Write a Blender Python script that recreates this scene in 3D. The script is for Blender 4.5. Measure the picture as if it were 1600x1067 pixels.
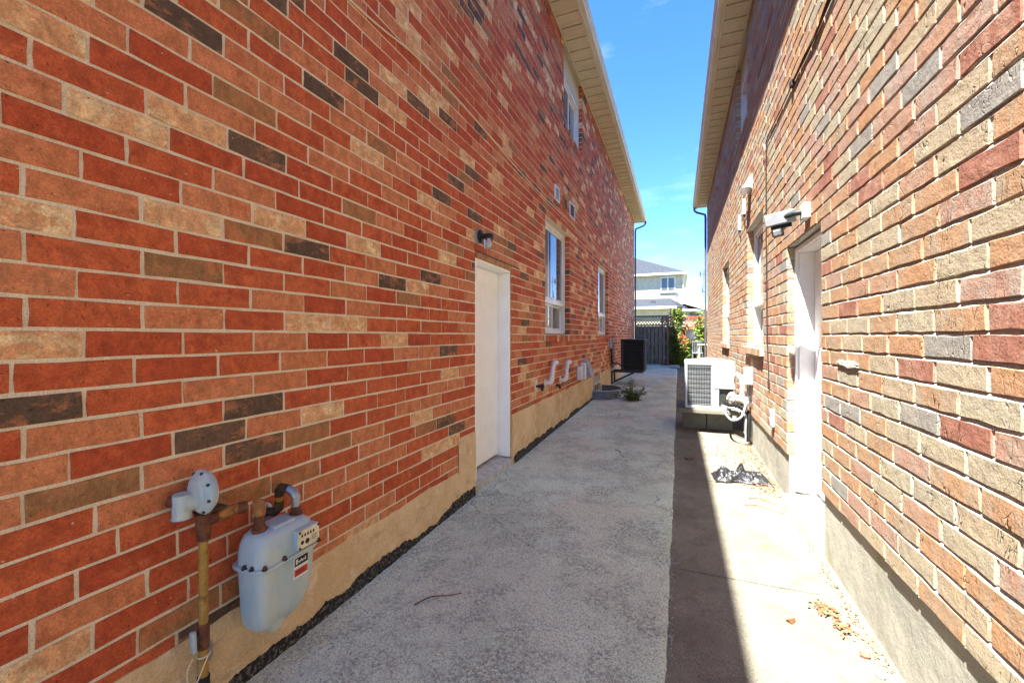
import bpy, math, random
from mathutils import Vector, Matrix, noise as mnoise
random.seed(7)
R_ = random.Random(11)
for o in list(bpy.data.objects): bpy.data.objects.remove(o)
scene = bpy.context.scene
col = scene.collection

# ------------------------------------------------------------------ camera, sky, sun, exposure
H = 1.59                      # eye height above the path under the camera
FPX = 648.0
YAW = math.atan(260.0 / FPX)
cam_d = bpy.data.cameras.new('camera')
cam = bpy.data.objects.new('camera', cam_d); col.objects.link(cam)
cam.location = (0, 0, H)
cam.rotation_euler = (math.radians(90), 0, YAW)
cam_d.sensor_width = 36.0
cam_d.lens = FPX / 1600.0 * 36.0
cam_d.shift_y = -8.5 / 1600.0
cam_d.clip_start = 0.02
cam_d.clip_end = 2000
scene.camera = cam
SUN = Vector((-1.0, -1.9, 4.15)).normalized()
ELEV = math.asin(SUN.z); AZ = math.atan2(SUN.x, SUN.y)
world = bpy.data.worlds.new('World'); scene.world = world; world.use_nodes = True
wn = world.node_tree.nodes; wl = world.node_tree.links
wn.clear()
w_out = wn.new('ShaderNodeOutputWorld'); w_bg = wn.new('ShaderNodeBackground')
w_sky = wn.new('ShaderNodeTexSky'); w_sky.sky_type = 'NISHITA'; w_sky.sun_disc = False
w_sky.sun_elevation = ELEV; w_sky.sun_rotation = AZ
w_sky.air_density = 1.0; w_sky.dust_density = 0.0; w_sky.altitude = 4500; w_sky.ozone_density = 1.6
w_bg.inputs['Strength'].default_value = 0.102
# faint wisps of cirrus, low in the sky
w_tc = wn.new('ShaderNodeTexCoord'); w_map = wn.new('ShaderNodeMapping'); w_map.inputs['Scale'].default_value = (2.2, 2.2, 9.0)
w_noi = wn.new('ShaderNodeTexNoise'); w_noi.inputs['Scale'].default_value = 2.3; w_noi.inputs['Detail'].default_value = 9; w_noi.inputs['Roughness'].default_value = 0.62
w_rmp = wn.new('ShaderNodeValToRGB'); w_rmp.color_ramp.elements[0].position = 0.54; w_rmp.color_ramp.elements[1].position = 0.86
w_rmp.color_ramp.elements[1].color = (0.14, 0.14, 0.14, 1)
w_mix = wn.new('ShaderNodeMixRGB'); w_mix.inputs['Color2'].default_value = (4.6, 5.2, 5.8, 1)
wl.new(w_tc.outputs['Generated'], w_map.inputs['Vector']); wl.new(w_map.outputs[0], w_noi.inputs['Vector'])
wl.new(w_noi.outputs['Fac'], w_rmp.inputs['Fac']); wl.new(w_rmp.outputs['Color'], w_mix.inputs['Fac'])
w_hs = wn.new('ShaderNodeHueSaturation'); w_hs.inputs['Hue'].default_value = 0.504; w_hs.inputs['Saturation'].default_value = 1.25; wl.new(w_sky.outputs[0], w_hs.inputs['Color'])
wl.new(w_hs.outputs[0], w_mix.inputs['Color1']); wl.new(w_mix.outputs[0], w_bg.inputs['Color']); wl.new(w_bg.outputs[0], w_out.inputs['Surface'])
sun_d = bpy.data.lights.new('sun', 'SUN'); sun_d.energy = 3.6; sun_d.angle = math.radians(0.6); sun_d.color = (1.0, 0.97, 0.91)
sun = bpy.data.objects.new('sun', sun_d); col.objects.link(sun)
sun.rotation_euler = SUN.to_track_quat('Z', 'Y').to_euler(); sun.location = (-20, -38, 83)
scene.render.engine = 'CYCLES'
scene.view_settings.view_transform = 'Standard'; scene.view_settings.look = 'None'
scene.view_settings.exposure = 2.8; scene.view_settings.gamma = 1.0
scene.cycles.max_bounces = 8; scene.cycles.diffuse_bounces = 5

def Z(z): return z + H          # heights are measured from eye level
LX, RX = -1.85, 0.935           # faces of the two brick walls
def gz(y): return 0.014 * y     # the passage climbs gently away from the camera

# ------------------------------------------------------------------ material helpers
def lin(r, g, b):
    f = lambda c: ((c / 255 + 0.055) / 1.055) ** 2.4 if c > 10 else c / 255 / 12.92
    return (f(r), f(g), f(b), 1)
class NT:
    def __init__(s, name):
        s.m = bpy.data.materials.new(name); s.m.use_nodes = True
        s.t = s.m.node_tree; s.t.nodes.clear()
        s.out = s.n('OutputMaterial'); s.p = s.n('BsdfPrincipled'); s.l(s.p.outputs[0], s.out.inputs[0])
        s.pos = s.n('NewGeometry').outputs['Position']
    def n(s, t): return s.t.nodes.new('ShaderNode' + t)
    def l(s, a, b): s.t.links.new(a, b)
    def noise(s, scale, detail=4, rough=0.6, stretch=None, dist=0.0, vec=None):
        v = vec or s.pos
        if stretch:
            m = s.n('Mapping'); m.inputs['Scale'].default_value = stretch; s.l(v, m.inputs['Vector']); v = m.outputs[0]
        n = s.n('TexNoise'); n.inputs['Scale'].default_value = scale; n.inputs['Detail'].default_value = detail
        n.inputs['Roughness'].default_value = rough; n.inputs['Distortion'].default_value = dist
        s.l(v, n.inputs['Vector']); return n.outputs['Fac']
    def voro(s, scale, feature='DISTANCE_TO_EDGE', stretch=None):
        v = s.pos
        if stretch:
            m = s.n('Mapping'); m.inputs['Scale'].default_value = stretch; s.l(v, m.inputs['Vector']); v = m.outputs[0]
        n = s.n('TexVoronoi'); n.feature = feature; n.inputs['Scale'].default_value = scale; s.l(v, n.inputs['Vector'])
        return n.outputs['Distance']
    def ramp(s, fac, a, b, va=0.0, vb=1.0):
        r = s.n('MapRange'); r.inputs['From Min'].default_value = a; r.inputs['From Max'].default_value = b
        r.inputs['To Min'].default_value = va; r.inputs['To Max'].default_value = vb; r.interpolation_type = 'SMOOTHSTEP'
        s.l(fac, r.inputs['Value']); return r.outputs[0]
    def mix(s, fac, c1, c2, mode='MIX'):
        m = s.n('MixRGB'); m.blend_type = mode
        for i, v in ((0, fac), (1, c1), (2, c2)):
            if isinstance(v, (int, float)): m.inputs[i].default_value = v if i == 0 else (v, v, v, 1)
            elif isinstance(v, tuple): m.inputs[i].default_value = v
            else: s.l(v, m.inputs[i])
        return m.outputs[0]
    def math(s, op, a, b=None):
        m = s.n('Math'); m.operation = op
        for i, v in ((0, a), (1, b)):
            if v is None: continue
            if isinstance(v, (int, float)): m.inputs[i].default_value = v
            else: s.l(v, m.inputs[i])
        return m.outputs[0]
    def attr(s, name):
        a = s.n('Attribute'); a.attribute_name = name; return a.outputs['Fac']
    def bump(s, h, dist, strength=1.0, nrm=None):
        b = s.n('Bump'); b.inputs['Distance'].default_value = dist; b.inputs['Strength'].default_value = strength
        s.l(h, b.inputs['Height'])
        if nrm is not None: s.l(nrm, b.inputs['Normal'])
        return b.outputs[0]
    def done(s, colr, rough=0.8, nrm=None, metal=0.0, spec=0.3, alpha=None):
        if isinstance(colr, tuple): s.p.inputs['Base Color'].default_value = colr
        else: s.l(colr, s.p.inputs['Base Color'])
        if isinstance(rough, (int, float)): s.p.inputs['Roughness'].default_value = rough
        else: s.l(rough, s.p.inputs['Roughness'])
        s.p.inputs['Metallic'].default_value = metal; s.p.inputs['Specular IOR Level'].default_value = spec
        if nrm is not None: s.l(nrm, s.p.inputs['Normal'])
        return s.m
def simple(name, c, c2=None, scale=12, rough=0.6, bump=0.0, bscale=60, metal=0.0, spec=0.3, lo=0.35, hi=0.65):
    t = NT(name)
    k = c
    if c2 is not None:
        k = t.mix(t.ramp(t.noise(scale, 5, 0.65), lo, hi), c, c2)
    n = t.bump(t.noise(bscale, 4, 0.65), bump) if bump else None
    return t.done(k, rough, n, metal, spec)

def brick_left(name, c1, c2, c3, lo, hi, rough_relief=0.002):
    t = NT(name)
    base = t.mix(t.attr('tint'), c1, c2)
    blotch = t.noise(9, 6, 0.7, stretch=(1, 1, 1.6), dist=0.4)
    k = t.mix(t.ramp(blotch, lo, hi), base, c3)
    k = t.mix(t.ramp(t.noise(3.0, 3, 0.5), 0.3, 0.7, 0.0, 0.35), k, c2)
    k = t.mix(1.0, k, t.ramp(t.noise(20, 5, 0.7, stretch=(1, 1, 0.7), dist=0.5), 0.32, 0.68, 0.74, 1.14), 'MULTIPLY')
    fine = t.ramp(t.noise(150, 3, 0.7), 0.3, 0.7, 0.74, 1.12)
    k = t.mix(1.0, k, fine, 'MULTIPLY')
    pit = t.ramp(t.noise(95, 2, 0.5), 0.66, 0.74)
    k = t.mix(pit, k, t.mix(1.0, k, 0.35, 'MULTIPLY'))
    pale = t.ramp(t.noise(60, 2, 0.5, stretch=(1, 0.6, 1)), 0.735, 0.765, 0, 0.75)
    k = t.mix(pale, k, lin(226, 205, 176))
    h = t.math('ADD', t.noise(26, 5, 0.65), t.math('MULTIPLY', t.noise(140, 3, 0.6), 0.35))
    return t.done(k, 0.82, t.bump(h, rough_relief * 3), spec=0.25)
def brick_right(name, c1, c2, c3, amt):
    t = NT(name)
    k = t.mix(t.ramp(t.noise(7, 3, 0.6, stretch=(1, 1.7, 0.7), dist=0.6), 0.40, 0.62), c1, c2)
    k = t.mix(t.math('MULTIPLY', t.attr('tint'), amt), k, c3)
    k = t.mix(t.ramp(t.noise(2.2, 2, 0.5), 0.35, 0.7, 0, 0.3), k, c1)
    k = t.mix(1.0, k, t.ramp(t.noise(120, 3, 0.7), 0.3, 0.7, 0.80, 1.12), 'MULTIPLY')
    # bark-like creases: ridges of a warped noise, mostly upright
    rn = t.noise(9, 2, 0.5, stretch=(1, 1.9, 0.85), dist=0.9)
    crease = t.ramp(t.math('ABSOLUTE', t.math('SUBTRACT', rn, 0.5)), 0.0, 0.018, 1.0, 0.0)
    gate = t.ramp(t.noise(5.5, 2, 0.5), 0.5, 0.58)
    crease = t.math('MULTIPLY', crease, gate)
    h = t.math('ADD', t.math('MULTIPLY', t.noise(18, 4, 0.6), 0.5), t.math('MULTIPLY', t.noise(110, 3, 0.65), 0.16))
    h = t.math('SUBTRACT', h, t.math('MULTIPLY', crease, 0.55))
    return t.done(k, 0.9, t.bump(h, 0.0095), spec=0.15)

M = {}
LK = ['red', 'orange', 'brown', 'dark', 'peach', 'deep']
M['L_red'] = brick_left('brick_red', lin(192, 92, 54), lin(204, 106, 64), lin(178, 78, 46), 0.46, 0.66)
M['L_deep'] = brick_left('brick_deep_red', lin(178, 78, 46), lin(190, 88, 52), lin(198, 108, 70), 0.53, 0.70)
M['L_orange'] = brick_left('brick_orange', lin(204, 122, 78), lin(212, 138, 94), lin(192, 102, 64), 0.50, 0.70)
M['L_brown'] = brick_left('brick_brown', lin(152, 112, 72), lin(178, 124, 80), lin(196, 118, 74), 0.46, 0.62)
M['L_dark'] = brick_left('brick_charcoal', lin(92, 74, 60), lin(116, 90, 70), lin(182, 118, 78), 0.50, 0.62, 0.003)
M['L_peach'] = brick_left('brick_peach', lin(222, 158, 108), lin(228, 172, 122), lin(246, 220, 168), 0.46, 0.62, 0.003)
M['R_tan'] = brick_right('brick_tan', lin(176, 140, 108), lin(166, 152, 130), lin(178, 134, 98), 0.85)
M['R_buff'] = brick_right('brick_buff', lin(176, 166, 140), lin(168, 158, 138), lin(180, 152, 120), 0.5)
M['R_pink'] = brick_right('brick_pink', lin(172, 136, 118), lin(168, 152, 138), lin(178, 138, 106), 0.6)
M['R_grey'] = brick_right('brick_grey', lin(148, 144, 134), lin(162, 154, 140), lin(150, 146, 140), 0.6)
M['R_red'] = brick_right('brick_rust', lin(156, 108, 90), lin(172, 134, 114), lin(150, 98, 82), 0.6)
def mortar(name, a, b, bump):
    t = NT(name)
    k = t.mix(t.ramp(t.noise(14, 5, 0.7), 0.35, 0.65), a, b)
    k = t.mix(1.0, k, t.ramp(t.noise(200, 2, 0.6), 0.3, 0.7, 0.8, 1.1), 'MULTIPLY')
    return t.done(k, 0.95, t.bump(t.noise(70, 5, 0.7), bump), spec=0.1)
M['L_mortar'] = mortar('mortar_beige', lin(236, 224, 200), lin(222, 208, 184), 0.006)
M['R_mortar'] = mortar('mortar_pale', lin(208, 203, 193), lin(190, 185, 174), 0.008)
def parge():
    t = NT('parging_tan')
    k = t.mix(t.ramp(t.noise(2.2, 6, 0.7, dist=0.5), 0.35, 0.65), lin(232, 204, 160), lin(212, 180, 134))
    k = t.mix(t.ramp(t.noise(4.5, 5, 0.6), 0.58, 0.68, 0, 0.8), k, lin(236, 214, 180))
    k = t.mix(t.ramp(t.noise(1.3, 5, 0.7), 0.56, 0.72, 0, 0.6), k, lin(182, 164, 130))
    k = t.mix(1.0, k, t.ramp(t.noise(130, 3, 0.7), 0.3, 0.7, 0.82, 1.1), 'MULTIPLY')
    k = t.mix(t.ramp(t.noise(3.2, 6, 0.75, stretch=(1, 0.6, 1.8), dist=0.8), 0.56, 0.66, 0, 0.45), k, lin(150, 116, 78))
    h = t.math('ADD', t.noise(5, 5, 0.6), t.math('MULTIPLY', t.noise(80, 4, 0.7), 0.2))
    return t.done(k, 0.9, t.bump(h, 0.02), spec=0.15)
M['parge'] = parge()
def found_grey():
    t = NT('foundation_concrete')
    k = t.mix(t.ramp(t.noise(2.5, 6, 0.7), 0.35, 0.65), lin(176, 172, 158), lin(156, 154, 142))
    k = t.mix(t.ramp(t.noise(1.6, 5, 0.65, stretch=(1, 1.6, 0.7)), 0.52, 0.66, 0, 0.75), k, lin(142, 144, 96))
    k = t.mix(1.0, k, t.ramp(t.noise(150, 3, 0.7), 0.3, 0.7, 0.84, 1.08), 'MULTIPLY')
    h = t.math('ADD', t.noise(6, 5, 0.6), t.math('MULTIPLY', t.noise(90, 4, 0.7), 0.2))
    return t.done(k, 0.9, t.bump(h, 0.012), spec=0.15)
M['found_grey'] = found_grey()
M['tar'] = simple('tar_black', lin(44, 43, 41), lin(132, 124, 112), 46, 0.85, 0.03, 45, lo=0.48, hi=0.66)
def path_mat():
    t = NT('path_concrete')
    k = t.mix(t.ramp(t.noise(1.1, 6, 0.7), 0.35, 0.65), lin(232, 245, 222), lin(212, 224, 202))
    k = t.mix(t.ramp(t.noise(0.55, 4, 0.6, dist=0.5), 0.45, 0.6, 0, 0.8), k, lin(228, 229, 205))
    ag = t.noise(110, 4, 0.75)
    k = t.mix(t.ramp(ag, 0.48, 0.60, 0, 0.85), k, lin(146, 153, 140))
    k = t.mix(t.ramp(t.noise(75, 3, 0.7), 0.60, 0.70, 0, 0.6), k, lin(236, 236, 226))
    # worn patches where the aggregate shows
    worn = t.ramp(t.noise(2.0, 5, 0.75), 0.44, 0.58)
    k = t.mix(t.math('MULTIPLY', worn, t.ramp(t.noise(48, 4, 0.8), 0.42, 0.62)), k, lin(148, 154, 142))
    cr = t.n('TexVoronoi'); cr.feature = 'DISTANCE_TO_EDGE'; cr.inputs['Scale'].default_value = 0.42
    wv = t.n('VectorMath'); wv.operation = 'ADD'
    nn = t.n('TexNoise'); nn.inputs['Scale'].default_value = 2.4; nn.inputs['Detail'].default_value = 6; t.l(t.pos, nn.inputs['Vector'])
    sc = t.n('VectorMath'); sc.operation = 'SCALE'; sc.inputs['Scale'].default_value = 0.45; t.l(nn.outputs['Color'], sc.inputs[0])
    t.l(t.pos, wv.inputs[0]); t.l(sc.outputs[0], wv.inputs[1]); t.l(wv.outputs[0], cr.inputs['Vector'])
    crk = t.math('MULTIPLY', t.ramp(cr.outputs['Distance'], 0.0, 0.003, 1, 0), t.ramp(t.noise(0.9, 3, 0.5), 0.50, 0.62))
    k = t.mix(t.math('MULTIPLY', crk, 0.7), k, lin(62, 62, 62))
    h = t.math('ADD', t.math('MULTIPLY', t.noise(60, 5, 0.75), 0.8), t.noise(9, 4, 0.6))
    h = t.math('SUBTRACT', h, t.math('MULTIPLY', crk, 0.6))
    return t.done(k, 0.92, t.bump(h, 0.011), spec=0.15)
M['path'] = path_mat()
def slab_mat():
    t = NT('slab_concrete')
    k = t.mix(t.ramp(t.noise(1.6, 6, 0.7), 0.35, 0.65), lin(144, 139, 123), lin(124, 119, 105))
    k = t.mix(t.ramp(t.noise(4.0, 5, 0.7), 0.50, 0.70, 0, 0.6), k, lin(104, 98, 84))
    k = t.mix(t.ramp(t.noise(0.7, 5, 0.75), 0.52, 0.70, 0, 0.5), k, lin(96, 92, 80))
    k = t.mix(1.0, k, t.ramp(t.noise(170, 3, 0.75), 0.3, 0.7, 0.55, 1.2), 'MULTIPLY')
    k = t.mix(t.ramp(t.noise(90, 2, 0.5), 0.66, 0.72, 0, 0.8), k, lin(70, 66, 58))
    h = t.math('ADD', t.math('MULTIPLY', t.noise(140, 4, 0.7), 0.3), t.noise(8, 4, 0.6))
    return t.done(k, 0.9, t.bump(h, 0.006), spec=0.15)
M['slab'] = slab_mat()
M['earth'] = simple('earth_ground', lin(120, 112, 92), lin(96, 104, 62), 0.8, 0.95, 0.03, 20)
M['stone'] = simple('gravel_stone', lin(186, 186, 178), lin(126, 126, 122), 30, 0.9, 0.004, 90)
M['white_vinyl'] = simple('white_vinyl', lin(226, 226, 224), lin(214, 214, 212), 4, 0.35, spec=0.4)
M['white_paint'] = simple('white_paint', lin(249, 249, 246), lin(244, 243, 238), 5, 0.45, 0.001, 40)
M['sill_alu'] = simple('worn_sill', lin(198, 196, 192), lin(168, 164, 156), 9, 0.5, 0.002, 60)
M['wood'] = simple('bare_wood', lin(186, 138, 88), lin(146, 100, 62), 14, 0.75, 0.004, 60)
M['beige'] = simple('beige_aluminium', lin(206, 193, 164), lin(198, 184, 154), 3, 0.45)
M['beige_light'] = simple('pale_beige_aluminium', lin(214, 202, 172), lin(204, 190, 160), 3, 0.4)
M['brown_alu'] = simple('brown_aluminium', lin(92, 86, 84), lin(82, 76, 74), 5, 0.45)
def glass():
    t = NT('window_glass')
    return t.done(t.mix(t.ramp(t.noise(1.1, 2, 0.5, stretch=(1, 1, 0.25)), 0.42, 0.58), (0.10, 0.10, 0.095, 1), (0.30, 0.29, 0.27, 1)), 0.02, None, 0.0, 0.45)
M['glass'] = glass()
M['black'] = simple('black_paint', (0.012, 0.012, 0.013, 1), (0.022, 0.022, 0.022, 1), 20, 0.4, spec=0.4)
M['rubber'] = simple('black_rubber', (0.015, 0.015, 0.015, 1), None, rough=0.7)
M['metal_grey'] = simple('galvanised_steel', lin(168, 172, 176), lin(142, 146, 152), 22, 0.42, 0.001, 60, metal=0.75)
M['grey_plastic'] = simple('grey_plastic', lin(158, 162, 166), lin(144, 148, 152), 8, 0.5)
M['pvc'] = simple('white_pvc', lin(230, 228, 222), lin(214, 210, 202), 14, 0.35, spec=0.45)
def meter_paint():
    t = NT('pale_blue_paint')
    k = t.mix(t.ramp(t.noise(5, 4, 0.6), 0.35, 0.65), lin(172, 188, 190), lin(156, 178, 184))
    k = t.mix(t.ramp(t.noise(7, 4, 0.6, stretch=(1, 1, 0.25)), 0.46, 0.66, 0, 0.65), k, lin(196, 198, 182))
    k = t.mix(t.ramp(t.noise(38, 5, 0.7), 0.66, 0.74, 0, 0.7), k, lin(108, 96, 76))
    return t.done(k, 0.5, t.bump(t.noise(60, 3, 0.6), 0.0012), spec=0.35)
M['meter'] = meter_paint()
def rust_pipe(name, a, b, c):
    t = NT(name)
    k = t.mix(t.ramp(t.noise(16, 5, 0.7), 0.38, 0.62), a, b)
    k = t.mix(t.ramp(t.noise(30, 6, 0.75), 0.52, 0.66), k, c)
    return t.done(k, 0.6, t.bump(t.noise(70, 4, 0.7), 0.003), metal=0.15, spec=0.35)
M['pipe_yellow'] = rust_pipe('yellowed_gas_pipe', lin(176, 140, 66), lin(158, 122, 58), lin(96, 62, 36))
M['pipe_rust'] = rust_pipe('rusty_fitting', lin(92, 54, 36), lin(122, 74, 46), lin(58, 40, 32))
M['pipe_gold'] = rust_pipe('brassy_elbow', lin(172, 122, 66), lin(140, 92, 50), lin(88, 54, 36))
M['pipe_dark'] = rust_pipe('dark_iron_pipe', lin(62, 52, 42), lin(84, 66, 48), lin(40, 36, 32))
M['label_cream'] = simple('dial_cream', lin(226, 216, 186), lin(204, 190, 156), 30, 0.5)
M['label_black'] = simple('label_black', lin(30, 34, 42), None, rough=0.5)
M['label_red'] = simple('label_red', lin(206, 76, 48), None, rough=0.5)
M['label_white'] = simple('label_white', lin(220, 218, 210), None, rough=0.5)
M['cable_white'] = simple('cream_cable', lin(222, 206, 176), None, rough=0.5)
M['cable_dark'] = simple('dark_cable', lin(54, 44, 40), None, rough=0.6)
M['insul'] = simple('white_tape_wrap', lin(236, 228, 210), lin(216, 204, 180), 25, 0.7, 0.006, 40)
M['ac_white'] = simple('white_cabinet', lin(186, 190, 193), lin(176, 180, 184), 4, 0.4)
M['ac_dark'] = simple('charcoal_cabinet', lin(52, 54, 54), lin(44, 46, 46), 6, 0.5)
M['fin'] = simple('coil_fins', lin(70, 72, 70), lin(48, 48, 47), 30, 0.55, metal=0.3)
M['bag'] = simple('black_plastic_film', (0.012, 0.012, 0.014, 1), (0.03, 0.03, 0.034, 1), 25, 0.28, 0.01, 28, spec=0.6)
M['gate'] = simple('grey_stained_wood', lin(138, 134, 126), lin(118, 115, 108), 9, 0.8, 0.003, 50)
M['cedar'] = simple('cedar_wood', lin(188, 112, 76), lin(164, 90, 60), 9, 0.8, 0.003, 50)
M['cream_wall'] = simple('cream_brick_far', lin(196, 186, 160), lin(182, 170, 144), 3, 0.85)
M['dark_interior'] = simple('dark_interior', (0.02, 0.02, 0.022, 1), None, rough=0.9)
def shingle(name, a, b):
    t = NT(name)
    k = t.mix(t.ramp(t.noise(6, 4, 0.7, stretch=(1, 1, 3)), 0.35, 0.65), a, b)
    k = t.mix(t.ramp(t.noise(14, 3, 0.7), 0.5, 0.65, 0, 0.6), k, lin(50, 53, 60))
    return t.done(k, 0.9, t.bump(t.noise(30, 3, 0.6), 0.03), spec=0.1)
M['shingle'] = shingle('grey_shingle', lin(60, 64, 70), lin(76, 80, 86))
def leafmat(name, a, b):
    t = NT(name)
    k = t.mix(t.attr('tint'), a, b)
    t.p.inputs['Subsurface Weight'].default_value = 0.0
    return t.done(k, 0.55, None, spec=0.3)
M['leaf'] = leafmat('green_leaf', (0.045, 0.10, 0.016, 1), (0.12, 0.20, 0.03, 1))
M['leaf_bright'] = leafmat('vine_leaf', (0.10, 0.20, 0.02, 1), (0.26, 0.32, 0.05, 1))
M['weed'] = leafmat('weed_leaf', (0.045, 0.085, 0.018, 1), (0.13, 0.19, 0.04, 1))
M['litter'] = leafmat('dry_leaf', lin(104, 70, 46), lin(150, 116, 80))
M['stem'] = simple('twig_brown', lin(128, 104, 80), lin(96, 76, 58), 30, 0.85)

# ------------------------------------------------------------------ mesh helpers
class MB:
    def __init__(s): s.v = []; s.f = []; s.m = []; s.t = []
    def face(s, idx, m=0, t=0.0): s.f.append(idx); s.m.append(m); s.t.append(t)
    def poly(s, pts, m=0, t=0.0):
        b = len(s.v); s.v += [tuple(p) for p in pts]; s.face(list(range(b, b + len(pts))), m, t)
    def hexa(s, p, m=0, t=0.0):
        b = len(s.v); s.v += [tuple(q) for q in p]
        for q in ((0, 3, 2, 1), (4, 5, 6, 7), (0, 1, 5, 4), (1, 2, 6, 5), (2, 3, 7, 6), (3, 0, 4, 7)):
            s.face([b + i for i in q], m, t)
        return s
    def box(s, x0, x1, y0, y1, z0, z1, m=0, t=0.0):
        x0, x1 = min(x0, x1), max(x0, x1); y0, y1 = min(y0, y1), max(y0, y1); z0, z1 = min(z0, z1), max(z0, z1)
        s.hexa([(x0, y0, z0), (x1, y0, z0), (x1, y1, z0), (x0, y1, z0), (x0, y0, z1), (x1, y0, z1), (x1, y1, z1), (x0, y1, z1)], m, t)
        return s
    def rings(s, rings, m=0, cap=True, t=0.0):
        b = len(s.v); n = len(rings[0])
        for r in rings: s.v += [tuple(p) for p in r]
        for k in range(len(rings) - 1):
            for i in range(n):
                j = (i + 1) % n
                s.face([b + k * n + i, b + k * n + j, b + (k + 1) * n + j, b + (k + 1) * n + i], m, t)
        if cap:
            s.face([b + i for i in reversed(range(n))], m, t)
            s.face([b + (len(rings) - 1) * n + i for i in range(n)], m, t)
        return s
    def tube(s, pts, r, n=10, m=0, cap=True):
        pts = [Vector(p) for p in pts]
        rr = r if isinstance(r, (list, tuple)) else [r] * len(pts)
        d = (pts[1] - pts[0]).normalized()
        u = d.cross(Vector((0, 0, 1)))
        if u.length < 1e-3: u = d.cross(Vector((0, 1, 0)))
        u.normalize(); out = []
        for i, p in enumerate(pts):
            if i == 0: t = pts[1] - pts[0]
            elif i == len(pts) - 1: t = pts[-1] - pts[-2]
            else: t = (pts[i + 1] - p).normalized() + (p - pts[i - 1]).normalized()
            t.normalize(); u = (u - t * u.dot(t)); u.normalize(); w = t.cross(u)
            out.append([p + (u * math.cos(a) + w * math.sin(a)) * rr[i] for a in [2 * math.pi * k / n for k in range(n)]])
        return s.rings(out, m, cap)
    def lathe(s, o, axis, prof, n=20, m=0):
        o = Vector(o); a = Vector(axis).normalized()
        u = a.cross(Vector((0, 0, 1)))
        if u.length < 1e-3: u = Vector((1, 0, 0))
        u.normalize(); w = a.cross(u)
        return s.rings([[o + a * t + (u * math.cos(q) + w * math.sin(q)) * r for q in [2 * math.pi * k / n for k in range(n)]] for t, r in prof], m, True)
    def bar(s, a, b, w, h, up=(0, 0, 1), m=0):
        a = Vector(a); b = Vector(b); d = (b - a).normalized(); u = d.cross(Vector(up))
        if u.length < 1e-3: u = d.cross(Vector((1, 0, 0)))
        u.normalize(); v = u.cross(d); u *= w / 2; v *= h / 2
        s.hexa([a - u - v, a + u - v, b + u - v, b - u - v, a - u + v, a + u + v, b + u + v, b - u + v], m); return s
    def mesh(s, name, mats, smooth=None, tint=False):
        me = bpy.data.meshes.new(name); me.from_pydata(s.v, [], s.f)
        for m in mats: me.materials.append(M[m])
        me.polygons.foreach_set('material_index', s.m)
        if tint:
            at = me.attributes.new('tint', 'FLOAT', 'FACE'); at.data.foreach_set('value', s.t)
        if smooth is not None:
            me.polygons.foreach_set('use_smooth', [True] * len(s.f)); me.set_sharp_from_angle(angle=math.radians(smooth))
        me.update(); return me
    def build(s, name, mats, parent=None, smooth=None, bevel=0.0, tint=False, kind=None):
        if isinstance(mats, str): mats = [mats]
        o = bpy.data.objects.new(name, s.mesh(name, mats, smooth, tint)); link(o, parent)
        if bevel:
            b = o.modifiers.new('bevel', 'BEVEL'); b.width = bevel; b.segments = 2; b.limit_method = 'ANGLE'; b.angle_limit = math.radians(40)
        if kind: o['kind'] = kind
        return o
WLOC = {}
def link(o, parent=None):
    col.objects.link(o)
    if parent is not None:
        o.parent = parent
        o.matrix_parent_inverse = Matrix.Translation(-WLOC.get(parent.name, Vector((0, 0, 0))))
    WLOC.setdefault(o.name, o.location.copy())
    return o
def tag(o, label, cat, group=None):
    o['label'] = label; o['category'] = cat
    if group: o['group'] = group
    return o
def thing(name, loc, label, cat, group=None):
    o = bpy.data.objects.new(name, None); o.location = loc; o.empty_display_size = 0.1
    col.objects.link(o); WLOC[o.name] = Vector(loc)
    return tag(o, label, cat, group)
def struct(o): o['kind'] = 'structure'; return o

def project(p):
    s, c = math.sin(YAW), math.cos(YAW)
    xr = p[0] * c + p[1] * s; zr = -p[0] * s + p[1] * c
    if zr < 0.05: return None
    return (800 + FPX * xr / zr, 525 - FPX * (p[2] - H) / zr)

# ------------------------------------------------------------------ bricks
def brick_geo(mb, cx, cy, cz, L, Hh, depth, side, rnd, jit, bev, m=0, t=0.0, prot=0.0):
    """one brick: front face normal +x (side=1) or -x (side=-1), ten-point ragged outline"""
    hl, hh = L / 2, Hh / 2
    nt = 3 if L > 0.12 else 1
    out = []
    for k in range(nt + 1): out.append((-hl + L * k / nt, -hh))
    for k in range(nt + 1): out.append((hl - L * k / nt, hh))
    out.insert(nt + 1, (hl, 0)); out.append((-hl, 0))
    J = lambda q: rnd.uniform(-q, q)
    o1 = [(a + J(jit), b + J(jit)) for a, b in out]
    o2 = []
    for (a, b), (a0, b0) in zip(o1, out):
        sx = -1 if a0 > hl * 0.9 else (1 if a0 < -hl * 0.9 else 0)
        sz = -1 if b0 > hh * 0.9 else (1 if b0 < -hh * 0.9 else 0)
        o2.append((a + sx * bev * rnd.uniform(0.6, 1.3), b + sz * bev * rnd.uniform(0.6, 1.3)))
    R1 = [(cx - side * depth, cy + a, cz + b) for a, b in out]
    R2 = [(cx - side * bev + side * prot, cy + a, cz + b) for a, b in o1]
    R3 = [(cx + side * (prot + J(bev * 0.3)), cy + a, cz + b) for a, b in o2]
    n = len(out); b0 = len(mb.v)
    for r in (R1, R2, R3): mb.v += r
    for k in range(2):
        for i in range(n):
            j = (i + 1) % n
            q = [b0 + k * n + i, b0 + k * n + j, b0 + (k + 1) * n + j, b0 + (k + 1) * n + i]
            mb.face(q if side > 0 else q[::-1], m, t)
    q = [b0 + 2 * n + i for i in range(n)]
    mb.face(q if side > 0 else q[::-1], m, t)

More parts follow.
